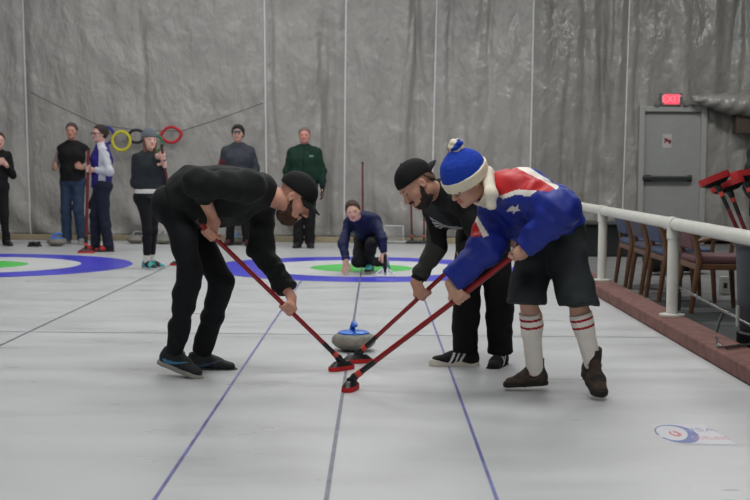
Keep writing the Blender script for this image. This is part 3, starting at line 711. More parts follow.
def person(J, sk, label, hands, h=.007, female=False, eyes=True, group=None, gender=0, brow=None, body_extra=None, mouth=0):
    s = J['s']; M = headframe(J); f = Field(h); H = lambda x, y, z: hp(J, x, y, z)
    lat = nz(J['shR'] - J['shL']); latp = nz(J['hipR'] - J['hipL'])
    f.cone(J['pel'], J['waist'], .098 * s, .090 * s, .04, wide=latp, ws=1.45).cone(J['waist'], J['chest'], .090 * s, .100 * s, .04, wide=lat, ws=1.4)
    top = J['neck'] * .8 + J['chest'] * .2
    f.cone(J['chest'], top, .100 * s, .06 * s, .05, wide=lat, ws=1.7)
    for q in 'RL':
        f.cone(J['hip' + q], J['kn' + q], .080 * s, .054 * s, .03).cone(J['kn' + q], J['an' + q], .052 * s, .036 * s, .02)
        sh = J['kn' + q] * .68 + J['an' + q] * .32; f.ell(sh - nz(J['toe' + q]) * .016 * s, .048 * s, None, .03)
        t = nz(J['toe' + q]); up_ = J.get('footup' + q, A(0, 0, 1))
        f.cone(J['an' + q], J['an' + q] + t * .13 * s - up_ * .055 * s, .034 * s, .02 * s, .02)
        f.cone(top, J['sh' + q], .045 * s, .047 * s, .05)
        f.cone(J['sh' + q], J['el' + q], .045 * s, .036 * s, .02)
        hd_ = hands.get(q, ('relax', A(0, 0, -1), A(0, 1, 0)))
        if hd_[0] == 'grip': J['wr' + q] = hand_grip(f, J['el' + q], hd_[1], hd_[2], s, *hd_[3:])
        else: hand_relax(f, J['wr' + q], hd_[1], hd_[2], s, *hd_[3:])
        wr = J['wr' + q]; mid = J['el' + q] * .72 + wr * .28
        f.cone(J['el' + q], mid, .036 * s, .038 * s, .02).cone(mid, wr, .038 * s, .0255 * s, .02)
    # neck and head
    s0 = s; s = HS(J)
    f.cone(top, H(0, -.025, -.055), .058 * s, (.050 if female else .055) * s, .03)
    f.ell(H(0, -.012, .032), A(.076, .094, .084) * s, M, .01).ell(H(0, .022, -.03), A(.061, .066, .078) * s, M, .04)
    f.ell(H(0, .040, -.082), A(.043 if female else .049, .042, .030) * s, M, .03)
    f.ell(H(.043, .055, -.026), .019 * s, None, .03).ell(H(-.043, .055, -.026), .019 * s, None, .03)
    f.cone(H(-.036, .077, .016), H(.036, .077, .016), .011 * s, .011 * s, .022)
    for x in (-1, 1): f.ell(H(.031 * x, .101, -.002), A(.018, .016, .012) * s, M, .012, True)
    f.cone(H(0, .086, .002), H(0, .108, -.034), .0070 * s, .0115 * s, .012)
    f.ell(H(.0115, .099, -.038), .0075 * s, None, .008).ell(H(-.0115, .099, -.038), .0075 * s, None, .008)
    f.cone(H(-.015, .089, -.0595), H(.015, .089, -.0595), .006 * s, .006 * s, .008).cone(H(-.013, .0885, -.070), H(.013, .0885, -.070), .0065 * s, .0065 * s, .008)
    f.cone(H(-.017, .0945, -.0648), H(.017, .0945, -.0648), .0025 * s, .0025 * s, .004, sub=True)
    f.ell(H(0, .074, -.099), .017 * s, None, .02)
    for x in (-1, 1):
        f.ell(H(.077 * x, -.004, -.010), A(.0095, .018, .031) * s, M, .008); f.ell(H(.085 * x, .003, -.006), A(.006, .009, .016) * s, M, .005, True)
    hc = J['hc']
    def cls(c):
        q = ((c - hc) @ M.T) / s
        return ((np.abs(q[:, 0]) < .022 - .35 * np.abs(q[:, 2] + .065)) & (np.abs(q[:, 2] + .065) < .0135) & (q[:, 1] > .083)).astype(int)
    if body_extra: body_extra(f)
    o = fobj('person', f, skin(sk[0], sk[1]), None, J['base'], cls)
    tag(o, label, 'person', group)
    if eyes:
        for x in (-1, 1):
            c = H(.031 * x, .0765, -.003); V = []; F = []; n1, n2 = 10, 14
            for i in range(n1 + 1):
                th = math.pi * i / n1
                for j in range(n2):
                    ph = 2 * math.pi * j / n2; V.append(c + M.T @ A(math.sin(th) * math.cos(ph), math.cos(th), math.sin(th) * math.sin(ph)) * .0118 * s)
            mi = []
            for i in range(n1):
                for j in range(n2): F.append([i * n2 + j, i * n2 + (j + 1) % n2, (i + 1) * n2 + (j + 1) % n2, (i + 1) * n2 + j]); mi.append(1 if i < 2 else 0)
            mesh_obj('eye', V, F, [m_eye, m_iris], o, c, mi)
        if brow is not None:
            fb = Field(.004)
            for x in (-1, 1): fb.cone(H(.014 * x, .0905, .0165), H(.034 * x, .085, .021), .0042 * s, .0042 * s, .004).cone(H(.034 * x, .085, .021), H(.048 * x, .071, .015), .0042 * s, .003 * s, .004)
            fobj('eyebrows', fb, brow, o)
    return o
def trousers(J, o, m, name='trousers', thk=1., hem=.05, kr=.068, ar=.062, hr=.098, noise_=.006, upto=None, wr=.010, cls=None, h=.008, cutknee=None, waist=.5, flare=0, butt=.045, hemz=None):
    s = J['s']; f = Field(h); latp = nz(J['hipR'] - J['hipL']); top = J['pel'] * (1 - waist) + J['waist'] * waist
    back = -J.get('fwdp', J['fwd'])
    f.cone(J['pel'] - (top - J['pel']) * .6, top, .122 * s * thk, .108 * s * thk, .05, wide=latp, ws=1.38, flat=1)
    for q in 'RL':
        hp_, kn, an = J['hip' + q], J['kn' + q], J['an' + q]
        f.ell(hp_ + back * butt * s - nz(hp_ - kn) * .0, .098 * s * thk, None, .05)
        if cutknee is not None:                      # shorts
            e = hp_ + (kn - hp_) * cutknee
            f.cone(hp_, e, hr * s, (kr + flare) * s, .012, flat=1, wr=wr, wl=.07)
        else:
            f.cone(hp_, kn, hr * s * thk, kr * s, .04, wr=wr, wl=.09)
            e = an - (an - kn) / np.linalg.norm(an - kn) * (hem - .05) * s
            f.cone(kn, e, kr * s, ar * s, .03, flat=1, wr=wr * 1.4, wl=.045)
            f.ell(kn * .72 + an * .28 - nz(J['toe' + q]) * .012 * s, (kr - .008) * s, None, .03)
    if hemz: f.cut((0, 0, hemz), (0, 0, -1))
    f.noise(noise_, .07)
    return fobj(name, f, m, o, cls=cls)
def top(J, o, m, name='jacket', t=.0, sleeve=(1, 1), hem=.0, wr=.012, noise_=.007, cls=None, h=.008, elr=.052, wrr=.040, wsx=1., collar=.0, belly=0, cut_neck=None, shr=.064, drop=None):
    s = J['s']; f = Field(h); lat = nz(J['shR'] - J['shL']); latp = nz(J['hipR'] - J['hipL'])
    bot = J['pel'] + (J['pel'] - J['waist']) * hem; topc = J['neck'] * .85 + J['chest'] * .15
    f.cone(J['waist'], bot, (.112 + t) * s, (.120 + t) * s, .05, wide=latp, ws=1.34 * wsx, flat=1, wr=wr, wl=.07)
    f.cone(J['waist'], J['chest'], (.112 + t + belly) * s, (.122 + t) * s, .05, wide=lat, ws=1.36 * wsx, wr=wr, wl=.08)
    if drop is not None: f.cone(J['waist'] + drop, J['chest'] + drop * 1.2, (.098 + t) * s, (.108 + t) * s, .05, wide=lat, ws=1.05, wr=wr * 1.3, wl=.06)
    f.cone(J['chest'], topc, (.122 + t) * s, (.078 + t * .5) * s, .06, wide=lat, ws=1.5 * wsx)
    for i, q in enumerate('RL'):
        sh, el, wr_ = J['sh' + q], J['el' + q], J['wr' + q]
        f.cone(topc, sh, (.062 + t * .5) * s, (shr + t * .6) * s, .05)
        sl = sleeve[i]
        if sl > .5:
            f.cone(sh, el, (shr - .002 + t * .7) * s, (elr + t * .6) * s, .03, wr=wr * 1.1, wl=.05)
            e = el + (wr_ - el) * (sl - .5) * 2
            f.cone(el, e, (elr + t * .6) * s, (wrr + t * .4) * s, .03, flat=1, wr=wr * 1.1, wl=.035)
        elif sl > 0: f.cone(sh, sh + (el - sh) * sl * 2, (shr - .002 + t * .7) * s, (elr + t) * s, .03, flat=1, wr=wr, wl=.05)
    if collar: f.cone(topc, J['neck'] * .6 + hp(J, 0, -.02, -.09) * .4 , (.072) * s, .068 * s, .02, flat=1)
    f.noise(noise_, .06)
    return fobj(name, f, m, o, cls=cls)
def collar(J, o, m, r=.068, hgt=.055, name='collar', h=.006, open_=0):
    s = J['s']; f = Field(h); a = J['neck'] * .9 + J['chest'] * .1; b_ = hp(J, 0, -.03, -.075); d = nz(b_ - a)
    f.cone(a - d * .02, a + d * hgt, (r + .012) * s, r * s, .01, flat=1).cone(a + d * (hgt - .035), a + d * (hgt + .05), (r - .014) * s, (r - .012) * s, .004, sub=True)
    return fobj(name, f, m, o)
def cuff(J, o, q, m, r=.036, l=.05, at=1., name='cuff'):
    s = J['s']; d = nz(J['wr' + q] - J['el' + q]); e = J['el' + q] + (J['wr' + q] - J['el' + q]) * at
    return fobj(name, Field(.006).cone(e - d * l, e, (r + .004) * s, r * s, .01, flat=2), m, o)
def shoe(J, o, q, m_up, m_sole, yawv=None, pitch=0., boot=0, marks=None, name='shoe', sole_t=.022, sc=1., tongue=None, h=.0045, socks=None, lace=None):
    s = J['s'] * sc; an = J['an' + q]; t = nz(J['toe' + q]); up = nz(J.get('footup' + q, A(0, 0, 1))); t = nz(t - up * (t @ up)); r = np.cross(t, up)
    M = np.stack([r, t, up]); og = an - up * .082 * s; W = lambda x, y, z: og + (M.T @ A(x, y, z)) * s
    f = Field(h)
    f.ell(W(0, -.030, .045), A(.035, .040, .045) * s, M, .01)
    f.cone(W(0, -.030, .042), W(0, .075, .040), .034 * s, .030 * s, .02, wide=r, ws=1.1).cone(W(0, .075, .040), W(0.002, .15, .028), .030 * s, .024 * s, .03, wide=r, ws=1.45)
    f.cone(W(0, -.012, .05), W(0, -.016, .095 + boot), .040 * s, .040 * s, .03, flat=1).cone(W(0, .0, .085 + boot * .6), W(0, .085, .045), .030 * s, .024 * s, .02)
    f.cone(W(0, -.016, .085 + boot), W(0, -.016, .13 + boot), .031 * s, .033 * s, .003, sub=True)
    f.cut(W(0, 0, .012), -up)
    def cls(c):
        qq = ((c - og) @ M.T) / s; return marks(qq) if marks else np.zeros(len(c), int)
    sh = fobj(name, f, m_up if isinstance(m_up, (list, tuple)) else [m_up], o, cls=cls)
    g = Field(h); g.cone(W(0, -.032, .012), W(0, .06, .012), .043 * s, .040 * s, .01).cone(W(0, .06, .012), W(.003, .145, .012), .040 * s, .042 * s, .02)
    g.cut(W(0, 0, sole_t), up).cut(W(0, 0, 0.0), -up)
    fobj('sole', g, m_sole, sh)
    if lace is not None:
        mb = MB()
        for k in range(4):
            y = .035 + k * .02; z = .083 - k * .009
            mb.tube([W(-.024, y, z - .006), W(0, y + .004, z + .002), W(.024, y + .006, z - .006)], .0028 * s, n=6)
        mb.tube([W(0, .03, .088), W(.028, .02, .104), W(.036, .035, .094), W(.006, .034, .088)], .0024 * s, n=6).tube([W(0, .03, .088), W(-.028, .022, .1), W(-.034, .036, .088), W(-.005, .034, .086)], .0024 * s, n=6)
        mb.build('lace', lace, sh, smooth=True)
    return sh
def hairshell(J, o, m, name='hair', grow=.010, front=.035, low=-.05, extra=None, h=.006, cap_=False, rough_=.004):
    s = HS(J); M = headframe(J); f = Field(h); H = lambda x, y, z: hp(J, x, y, z)
    f.ell(H(0, -.016, .034), A(.076 + grow, .094 + grow, .084 + grow) * s, M, .01).ell(H(0, -.035, -.01), A(.074 + grow * .6, .072 + grow, .078) * s, M, .02)
    Mr = M.T
    f.cut(H(0, front, .06), nz(Mr @ A(0, 1, -.75)))
    f.cut(H(0, .0, low), nz(Mr @ A(0, .35, -1)))
    if extra: extra(f, H, s)
    f.noise(rough_, .018)
    return fobj(name, f, m, o)

def cap(J, o, m, back=False, name='cap', bill_m=None, brimz=.025, tilt=.0):
    s = HS(J); M = headframe(J); H = lambda x, y, z: hp(J, x, y, z); Mr = M.T
    sg = -1 if back else 1
    f = Field(.005)
    f.ell(H(0, -.014, .038), A(.088, .108, .092) * s, M, .01)
    n_ = nz(Mr @ A(0, .12 + tilt, -1)); f.cut(H(0, .02, brimz), n_)
    f.ell(H(0, -.014, .0), A(.0785, .098, .088) * s, M, .002, True)
    c = fobj(name, f, m, o)
    # bill: curved plate
    V = []; F = []; nu, nv = 14, 8
    for lay in (0, 1):
        for i in range(nu + 1):
            u = -1 + 2 * i / nu
            for j in range(nv + 1):
                v = j / nv; x = .074 * math.sin(u * 1.35) * (1 - .03 * v); e = math.cos(u * 1.2)
                y0 = .095 * math.cos(u * 1.0) - .01; y = y0 + v * .078 * max(.0, e) ** .6
                z = brimz + .010 - .016 * u * u - .022 * v + lay * .0045
                V.append(H(x, sg * y - .006, z))
    n = (nu + 1) * (nv + 1); ix = lambda l, i, j: l * n + i * (nv + 1) + j
    for i in range(nu):
        for j in range(nv):
            F.append([ix(0, i, j), ix(0, i, j + 1), ix(0, i + 1, j + 1), ix(0, i + 1, j)]); F.append([ix(1, i, j), ix(1, i + 1, j), ix(1, i + 1, j + 1), ix(1, i, j + 1)])
        F.append([ix(0, i, nv), ix(1, i, nv), ix(1, i + 1, nv), ix(0, i + 1, nv)])
    for j in range(nv): F.append([ix(0, 0, j), ix(1, 0, j), ix(1, 0, j + 1), ix(0, 0, j + 1)]); F.append([ix(0, nu, j), ix(0, nu, j + 1), ix(1, nu, j + 1), ix(1, nu, j)])
    mesh_obj('bill', V, F, bill_m or m, c)
    MB().lathe([(.0001, .006), (.008, .003), (.009, -.002)], H(0, -.014, .129), 12).build('button', m, c, smooth=True)
    return c
def beanie(J, o, m, m_band=None, name='beanie', peak=.0, bandz=.022, grow=.014, bandh=.036, tilt=.25, peakback=-.01):
    s = HS(J); M = headframe(J); H = lambda x, y, z: hp(J, x, y, z); Mr = M.T; f = Field(.005)
    f.ell(H(0, -.016, .038), A(.078 + grow, .097 + grow, .090 + grow) * s, M, .01)
    if peak: f.cone(H(0, -.01, .09), H(0, peakback, .11 + peak), .058 * s, .03 * s, .05)
    n_ = nz(Mr @ A(0, tilt, -1)); f.cut(H(0, .03, bandz), n_)
    f.ell(H(0, -.012, .0), A(.077, .096, .080) * s, M, .002, True); f.noise(.002, .012)
    b_ = fobj(name, f, m, o)
    if m_band:
        g = Field(.005); g.ell(H(0, -.016, .034), A(.086 + grow, .105 + grow, .094 + grow) * s, M, .01)
        g.cut(H(0, .03, bandz - .004), n_).cut(H(0, .03, bandz - .004) - n_ * bandh * s, -n_).ell(H(0, -.012, .0), A(.077, .096, .080) * s, M, .002, True).noise(.0015, .01)
        fobj('band', g, m_band, b_)
    return b_

# ============ sweeper on the left
def sweeper_left():
    D0 = 7.03
    ft = G(195, 375); pel = P(180, 202, 7.05)
    J = dict(s=1.0, base=A(ft[0], ft[1], 0), pel=pel, waist=P(198, 196, 7.05), chest=P(232, 194, 7.04), neck=P(266, 190, 7.04),
             shR=P(250, 186, 6.84), shL=P(262, 196, 7.20), elR=P(197, 183, 6.64), elL=P(260, 248, 7.26),
             hipR=P(178, 208, 6.96), hipL=P(182, 209, 7.15), knR=P(190, 270, 6.84), knL=P(223, 283, 7.12), anR=P(175, 352, 7.00), anL=P(201, 355, 7.24),
             hc=P(296, 197, 7.03), hf=A(.74, -.18, -.68), hu=A(.70, 0, .72), fwd=A(1, 0, 0), fwdp=nz(A(.8, 0, -.5)), hs=1.08,
             toeR=nz(A(.9, -.42, -.30)), toeL=nz(A(1, .02, -.05)), footupR=nz(A(.28, 0, .95)), footupL=nz(A(.03, 0, 1)))
    hd, tp = B['L']; j0 = hd + A(0, 0, .055); ax = nz(tp - j0)
    def onshaft(pxx):                # the shaft point seen at column pxx
        ts = np.linspace(0, 1, 400); pts = j0 + (tp - j0) * ts[:, None]
        cm = np.array(MR.to_3x3()).T; q = (pts - np.array(CAM)) @ cm.T; xs = 375 + FPX * q[:, 0] / -q[:, 2]
        return pts[np.argmin(np.abs(xs - pxx))]
    cR = onshaft(210); cL = onshaft(287)
    o = person(J, ('ruddy', (206, 150, 128)), 'bearded man in dark sweatshirt and black cap bending to sweep on the left',
               {'R': ('grip', cR, ax, 1, .0135, -1, A(.25, .1, -1)), 'L': ('grip', cL, ax, -1, .0135, -1)}, h=.0055, brow=mat('hair_brown_dark', (58, 40, 32), rough=.8))
    m_sw = cloth('sweatshirt_charcoal', (27, 31, 29)); m_jn = cloth('jeans_black', (17, 19, 22)); m_bk_ = cloth('cap_black', (18, 19, 21), bump=.1)
    top(J, o, m_sw, 'sweatshirt', t=.024, sleeve=(.70, .93), hem=.15, wr=.022, noise_=.008, h=.0065, belly=.035, wrr=.048, elr=.058, shr=.072, drop=A(0, .03, -.035))
    collar(J, o, m_sw, r=.062, hgt=.02, name='neckband')
    trousers(J, o, m_jn, 'jeans', hem=.065, kr=.066, ar=.060, hr=.094, h=.0065, wr=.016, butt=.005, thk=.95, waist=.8)
    cap(J, o, m_bk_)
    mh = mat('hair_brown_dark', (58, 40, 32), rough=.8)
    H = lambda x, y, z: hp(J, x, y, z); M = headframe(J); f = Field(.005)
    f.ell(H(0, .044, -.096), A(.057, .054, .046), M, .02).ell(H(0, .026, -.118), A(.048, .052, .036), M, .03)
    for x in (-1, 1): f.cone(H(.050 * x, .040, -.085), H(.068 * x, .010, -.02), .018, .007, .02)
    f.cone(H(-.026, .088, -.053), H(.026, .088, -.053), .008, .008, .01).ell(H(0, .10, -.066), A(.018, .016, .006), M, .004, True).noise(.006, .012)
    fobj('beard', f, mat('beard_brown', (74, 50, 38), rough=.9, bump=.6, bscale=200), o)
    def swoosh(q):
        y, z = q[:, 1], q[:, 2]; u = (y + .03) / .13
        c_ = .030 + .045 * np.maximum(0, u - .2) ** 1.3 + .03 * np.maximum(0, .2 - u); th = .012 * np.clip(1.1 - u, 0, 1) * np.clip(u * 5 + .3, 0, 1)
        on = (np.abs(q[:, 0]) > .012) & (u > 0) & (u < 1) & (np.abs(z - c_) < th)
        return on.astype(int)
    mb_ = mat('shoe_black', (24, 27, 30), rough=.7, bump=.2, bscale=300); sw_ = mat('swoosh_blue', (56, 120, 160), rough=.5); sw2 = mat('swoosh_dim', (52, 72, 92), rough=.5)
    shoe(J, o, 'R', [mb_, sw_], mat('sole_pale', (150, 146, 138), rough=.6), marks=swoosh, lace=mb_, sc=1.16)
    shoe(J, o, 'L', [mb_, sw2], mat('sole_black', (22, 22, 24), rough=.6), marks=swoosh, lace=mb_, sc=1.16)
    return J, o
def onshaft(key, pxx):
    hd, tp = B[key]; j0 = hd + A(0, 0, .055)
    ts = np.linspace(0, 1, 600); pts = j0 + (tp - j0) * ts[:, None]
    cm = np.array(MR.to_3x3()).T; q = (pts - np.array(CAM)) @ cm.T; xs = 375 + FPX * q[:, 0] / -q[:, 2]
    return pts[np.argmin(np.abs(xs - pxx))], nz(tp - j0)
sweeper_left()

# ============ man in the backwards cap
def sweeper_cap():
    J = dict(s=1.0, base=A(*G(475, 366)[:2], 0), pel=P(484, 218, 7.55), waist=P(474, 206, 7.46), chest=P(456, 204, 7.33), neck=P(439, 192, 7.20),
             shR=P(436, 210, 7.38), shL=P(463, 203, 7.06), elR=P(437, 247, 7.40), elL=P(484, 243, 7.0),
             hipR=P(474, 226, 7.62), hipL=P(491, 226, 7.50), knR=P(465, 283, 7.42), knL=P(499, 284, 7.42), anR=P(466, 351, 7.48), anL=P(500, 353, 7.5),
             hc=P(416, 184, 7.10), hf=A(-.68, -.32, -.68), hu=A(-.68, -.1, .72), hs=1.08, fwd=nz(A(-1, -.6, 0)), fwdp=nz(A(-1, -.5, 0)),
             toeR=nz(A(-1, -.22, .04)), toeL=nz(A(-.35, -1, 0)), footupR=nz(A(.06, 0, 1)), footupL=A(0, 0, 1))
    cR, ax = onshaft('K', 424); cL, _ = onshaft('K', 468)
    o = person(J, ('tan', (196, 146, 122)), 'bearded man in black jacket and backwards cap sweeping beside the bobble hat man',
               {'R': ('grip', cR, ax, 1, .0135, -1), 'L': ('grip', cL, ax, -1, .0135, -1)}, h=.0055, brow=mat('hair_black_brown', (40, 32, 28), rough=.8))
    mj = cloth('jacket_black', (20, 21, 22)); ms = cloth('sleeve_grey', (58, 60, 55)); mt = cloth('trackpants_black', (14, 14, 16)); mk = cloth('tee_dark', (40, 42, 46))
    lat = nz(J['shR'] - J['shL'])
    ch = J['chest']; up_ = nz(J['neck'] - J['waist']); fr = nz(np.cross(up_, lat)); fr = fr if fr @ J['fwd'] > 0 else -fr
    def cls(c):
        d = c - ch; a = d @ lat; u = d @ up_; f_ = d @ fr; r = np.zeros(len(c), int)
        sh = J['shR']; el = J['elR']; ax_ = nz(el - sh); t = (c - sh) @ ax_; rr = np.linalg.norm(c - sh - t[:, None] * ax_, axis=1)
        r[(t > .03) & (rr < .11) & (a > .10)] = 1
        sh = el; ax_ = nz(J['wrR'] - el); t = (c - sh) @ ax_; rr = np.linalg.norm(c - sh - t[:, None] * ax_, axis=1); r[(t > 0) & (rr < .10)] = 1
        open_ = (f_ > .02) & (np.abs(a) < .055 + .10 * np.clip(u + .02, 0, 1)) & (u > -.25)
        r[open_ & (r == 0)] = 2
        for k in range(4):
            r[open_ & (np.abs(u - .055 + .020 * k - a * .5) < .0065) & (np.abs(a) < .060)] = 3
        r[open_ & (np.abs(u + .03 - a * .2) < .010) & (a > -.02) & (a < .03)] = 4
        return r
    top(J, o, [mj, ms, mk, cloth('print_white', (190, 192, 190)), cloth('print_red', (150, 40, 44))], 'jacket', t=.012, sleeve=(.93, .95), hem=.25, wr=.016, h=.0065, wrr=.048, cls=cls)
    collar(J, o, mj, r=.070, hgt=.045)
    cuff(J, o, 'R', mj, r=.040, l=.05, at=.95)
    trousers(J, o, mt, 'track_trousers', hem=.06, kr=.082, ar=.078, hr=.105, wr=.012)
    cap(J, o, cloth('cap_black2', (20, 20, 22), bump=.1), back=True, brimz=.030)
    mh = mat('hair_black_brown', (40, 32, 28), rough=.8)
    hairshell(J, o, mat('hair_buzz', (120, 92, 78), rough=.9), 'cropped_hair', grow=.001, front=.0, low=-.03, rough_=.001)
    H = lambda x, y, z: hp(J, x, y, z); M = headframe(J); f = Field(.005)
    f.ell(H(0, .040, -.090), A(.060, .054, .042), M, .02).ell(H(0, .0, -.085), A(.056, .045, .03), M, .03)
    for x in (-1, 1): f.cone(H(.052 * x, .034, -.075), H(.069 * x, .012, -.015), .022, .010, .02)
    f.cone(H(-.026, .088, -.053), H(.026, .088, -.053), .007, .007, .01).ell(H(0, .10, -.066), A(.018, .016, .006), M, .004, True).noise(.005, .012)
    fobj('beard', f, mat('beard_black', (46, 36, 31), rough=.9, bump=.6, bscale=200), o)
    def stripes(q):
        y, z = q[:, 1], q[:, 2]; on = np.zeros(len(q), bool)
        for k in range(3): on |= np.abs(y - .5 * (.07 - z) - .018 - .026 * k) < .0062
        return (on & (np.abs(q[:, 0]) > .014) & (z > .02) & (z < .075)).astype(int)
    mb_ = mat('suede_black', (22, 22, 24), rough=.9); wh = mat('stripe_white', (235, 235, 235), rough=.6); so = mat('sole_white', (226, 220, 206), rough=.6)
    shoe(J, o, 'R', [mb_, wh], so, marks=stripes, sc=1.2, lace=wh, sole_t=.036); shoe(J, o, 'L', [mb_, wh], mb_, marks=stripes, sc=1.05, lace=wh)
sweeper_cap()

# ============ man in the bobble hat
def sweeper_blue():
    J = dict(s=1.0, base=A(*G(560, 390)[:2], 0), pel=P(549, 224, 6.66), waist=P(541, 212, 6.62), chest=P(519, 202, 6.52), neck=P(493, 189, 6.44),
             shR=P(498, 205, 6.60), shL=P(520, 194, 6.32), elR=P(486, 248, 6.42), elL=P(561, 210, 6.16),
             hipR=P(540, 236, 6.68), hipL=P(561, 236, 6.60), knR=P(528, 292, 6.54), knL=P(575, 292, 6.47), anR=P(535, 371, 6.64), anL=P(593, 364, 6.50),
             hc=P(465, 180, 6.36), hf=A(-.66, -.42, -.62), hu=A(-.30, -.25, .90), fwd=nz(A(-1, -.35, 0)), fwdp=nz(A(-1, -.35, 0)), hs=1.02,
             toeR=nz(A(-1, -.12, -.10)), toeL=nz(A(.10, -1, -.34)), footupR=nz(A(-.05, 0, 1)), footupL=nz(A(.02, -.30, 1)))
    cR, ax = onshaft('B', 461); cL, _ = onshaft('B', 521)
    o = person(J, ('fair', (208, 160, 136)), 'man in blue and red jacket, shorts and bobble hat sweeping at the right',
               {'R': ('grip', cR, ax, 1, .0145, -1), 'L': ('grip', cL, ax, 1, .0145, -1)}, h=.0055, brow=mat('hair_sandy', (110, 84, 60), rough=.8))
    blue = cloth('jacket_blue', (24, 44, 142), rough=.55, bump=.12, spec=.4); red = cloth('jacket_red', (190, 32, 38), rough=.55, bump=.12, spec=.4); wht = cloth('jacket_white', (236, 230, 220), bump=.1)
    lat = nz(J['shR'] - J['shL']); up_ = nz(J['neck'] - J['waist']); fr = nz(np.cross(up_, lat)); fr = fr if fr @ A(-1, -.3, -1) > 0 else -fr
    def cls(c):
        d = c - J['chest']; a = d @ lat; u = d @ up_; f_ = d @ fr; r = np.zeros(len(c), int)
        near = c[:, 1] < J['chest'][1] + .05
        def inside(poly):
            pts = [P(x, y, 6.3) for x, y in poly]; X, Z = c[:, 0], c[:, 2]; on = np.zeros(len(c), bool)
            for k in range(len(pts)):
                x1, z1, x2, z2 = pts[k][0], pts[k][2], pts[k - 1][0], pts[k - 1][2]
                on ^= ((z1 > Z) != (z2 > Z)) & (X < (x2 - x1) * (Z - z1) / (z2 - z1 + 1e-9) + x1)
            return on & near
        r[(a < -.05) & ~near & (u > -.02) & (np.abs(f_) < .07)] = 1
        ax_ = nz(J['elR'] - J['shR']); t = (c - J['shR']) @ ax_; rr = np.linalg.norm(c - J['shR'] - t[:, None] * ax_, axis=1); r[(t > -.02) & (rr < .12) & (a > .08)] = 0
        ax_ = nz(J['wrR'] - J['elR']); t = (c - J['elR']) @ ax_; rr = np.linalg.norm(c - J['elR'] - t[:, None] * ax_, axis=1); r[(t > -.05) & (rr < .12)] = 0
        r[inside(((455, 205), (464, 203), (476, 216), (484, 236), (474, 238), (466, 226)))] = 1
        r[inside(((464, 203), (469, 203), (480, 218), (490, 236), (484, 238), (476, 218)))] = 2
        # piping along the upper sleeve and small crest on the chest
        for sh, el in ((J['shL'], J['elL']),):
            ax_ = nz(el - sh); t = (c - sh) @ ax_; w_ = c - sh - t[:, None] * ax_; rr = np.linalg.norm(w_, axis=1); L = np.linalg.norm(el - sh)
            on = (t > .02) & (t < L * 1.1) & (rr < .11)
            r[on & (t > .06)] = 0
            r[inside(((486, 160), (505, 160), (524, 169), (540, 178), (553, 187), (545, 191), (534, 190), (515, 189), (499, 196), (486, 200)))] = 1
            r[inside(((512, 160), (530, 165), (557, 184), (552, 189), (538, 178), (522, 169)))] = 2
            r[inside(((499, 196), (515, 189), (534, 190), (526, 196), (514, 194), (502, 199)))] = 2
            r[on & inside(((562, 205), (574, 203), (575, 209), (563, 212)))] = 1
        r[inside(((508, 208), (511, 205), (513, 207), (517, 204), (516, 208), (519, 210), (515, 211), (513, 214), (512, 211), (507, 212)))] = 2
        cr = J['chest'] - lat * .075 + up_ * .045; dd = c - cr; on = (f_ > 9)
        a2, u2 = dd @ lat, dd @ up_
        star = (np.abs(a2) < .022) & (np.abs(u2) < .018) & ((np.abs(a2) + np.abs(u2) < .022)) & ~((np.abs(a2) < .006) & (u2 > .004))
        r[on & star] = 2
        return r
    top(J, o, [blue, red, wht], 'jacket', t=.038, sleeve=(.98, .94), hem=.12, wr=.026, noise_=.012, h=.006, wrr=.048, elr=.070, cls=cls, shr=.078, drop=A(0, 0, -.03))
    s = 1; f = Field(.005); a = J['neck'] * .9 + J['chest'] * .1; b_ = hp(J, 0, -.03, -.07); d = nz(b_ - a)
    f.cone(a - d * .025, a + d * .105, .098, .088, .01, flat=1).cone(a + d * .03, a + d * .2, .074, .074, .004, sub=True)
    f.cone(P(487, 172, 6.36), P(491, 194, 6.25), .030, .026, .02, wide=A(1, 0, 0), ws=1.1).cone(P(491, 192, 6.25), P(492, 207, 6.24), .026, .018, .02, wide=A(1, 0, 0), ws=1.3)
    f.cone(a + fr * .075 + d * .03 - lat * .05, a + fr * .10 - up_ * .05 - lat * .055, .016, .010, .02, wide=lat, ws=2).cone(a + fr * .075 + d * .03 + lat * .04, a + fr * .10 - up_ * .045 + lat * .045, .016, .010, .02, wide=lat, ws=2)
    f.noise(.004, .03)
    fobj('collar', f, cloth('collar_cream', (234, 226, 208), bump=.4), o)
    trousers(J, o, cloth('shorts_grey', (42, 47, 49), rough=.75), 'shorts', cutknee=1.3, kr=.088, flare=.016, hr=.114, hemz=.478, wr=.020, noise_=.008, h=.007)
    bm_ = cloth('knit_blue', (30, 66, 178), bump=.7); cm_ = cloth('knit_cream', (238, 230, 204), bump=.7)
    b = beanie(J, o, bm_, cm_, 'bobble_hat', peak=.022, bandz=-.006, grow=.028, bandh=.058, tilt=.05, peakback=-.03)
    pc = hp(J, 0, -.050, .168); fp = Field(.004).ell(pc, .042, None, .01).noise(.007, .012)
    def pcl(c):
        q = (c - pc) @ headframe(J).T; k = np.floor((np.arctan2(q[:, 2], q[:, 0]) + 3.3 + .6 * noise3(c[:, 0] * 60, c[:, 1] * 60, c[:, 2] * 60)) / 6.6 * 6).astype(int)
        return np.choose(np.clip(k, 0, 5), [0, 1, 0, 2, 0, 1])
    fobj('pompom', fp, [cm_, bm_, cloth('knit_red', (190, 44, 40), bump=.7)], b, cls=pcl)
    hairshell(J, o, mat('hair_sandy', (110, 84, 60), rough=.8), grow=.003, front=.0, low=-.04, rough_=.002)
    # glasses
    H = lambda x, y, z: hp(J, x, y, z); mb = MB()
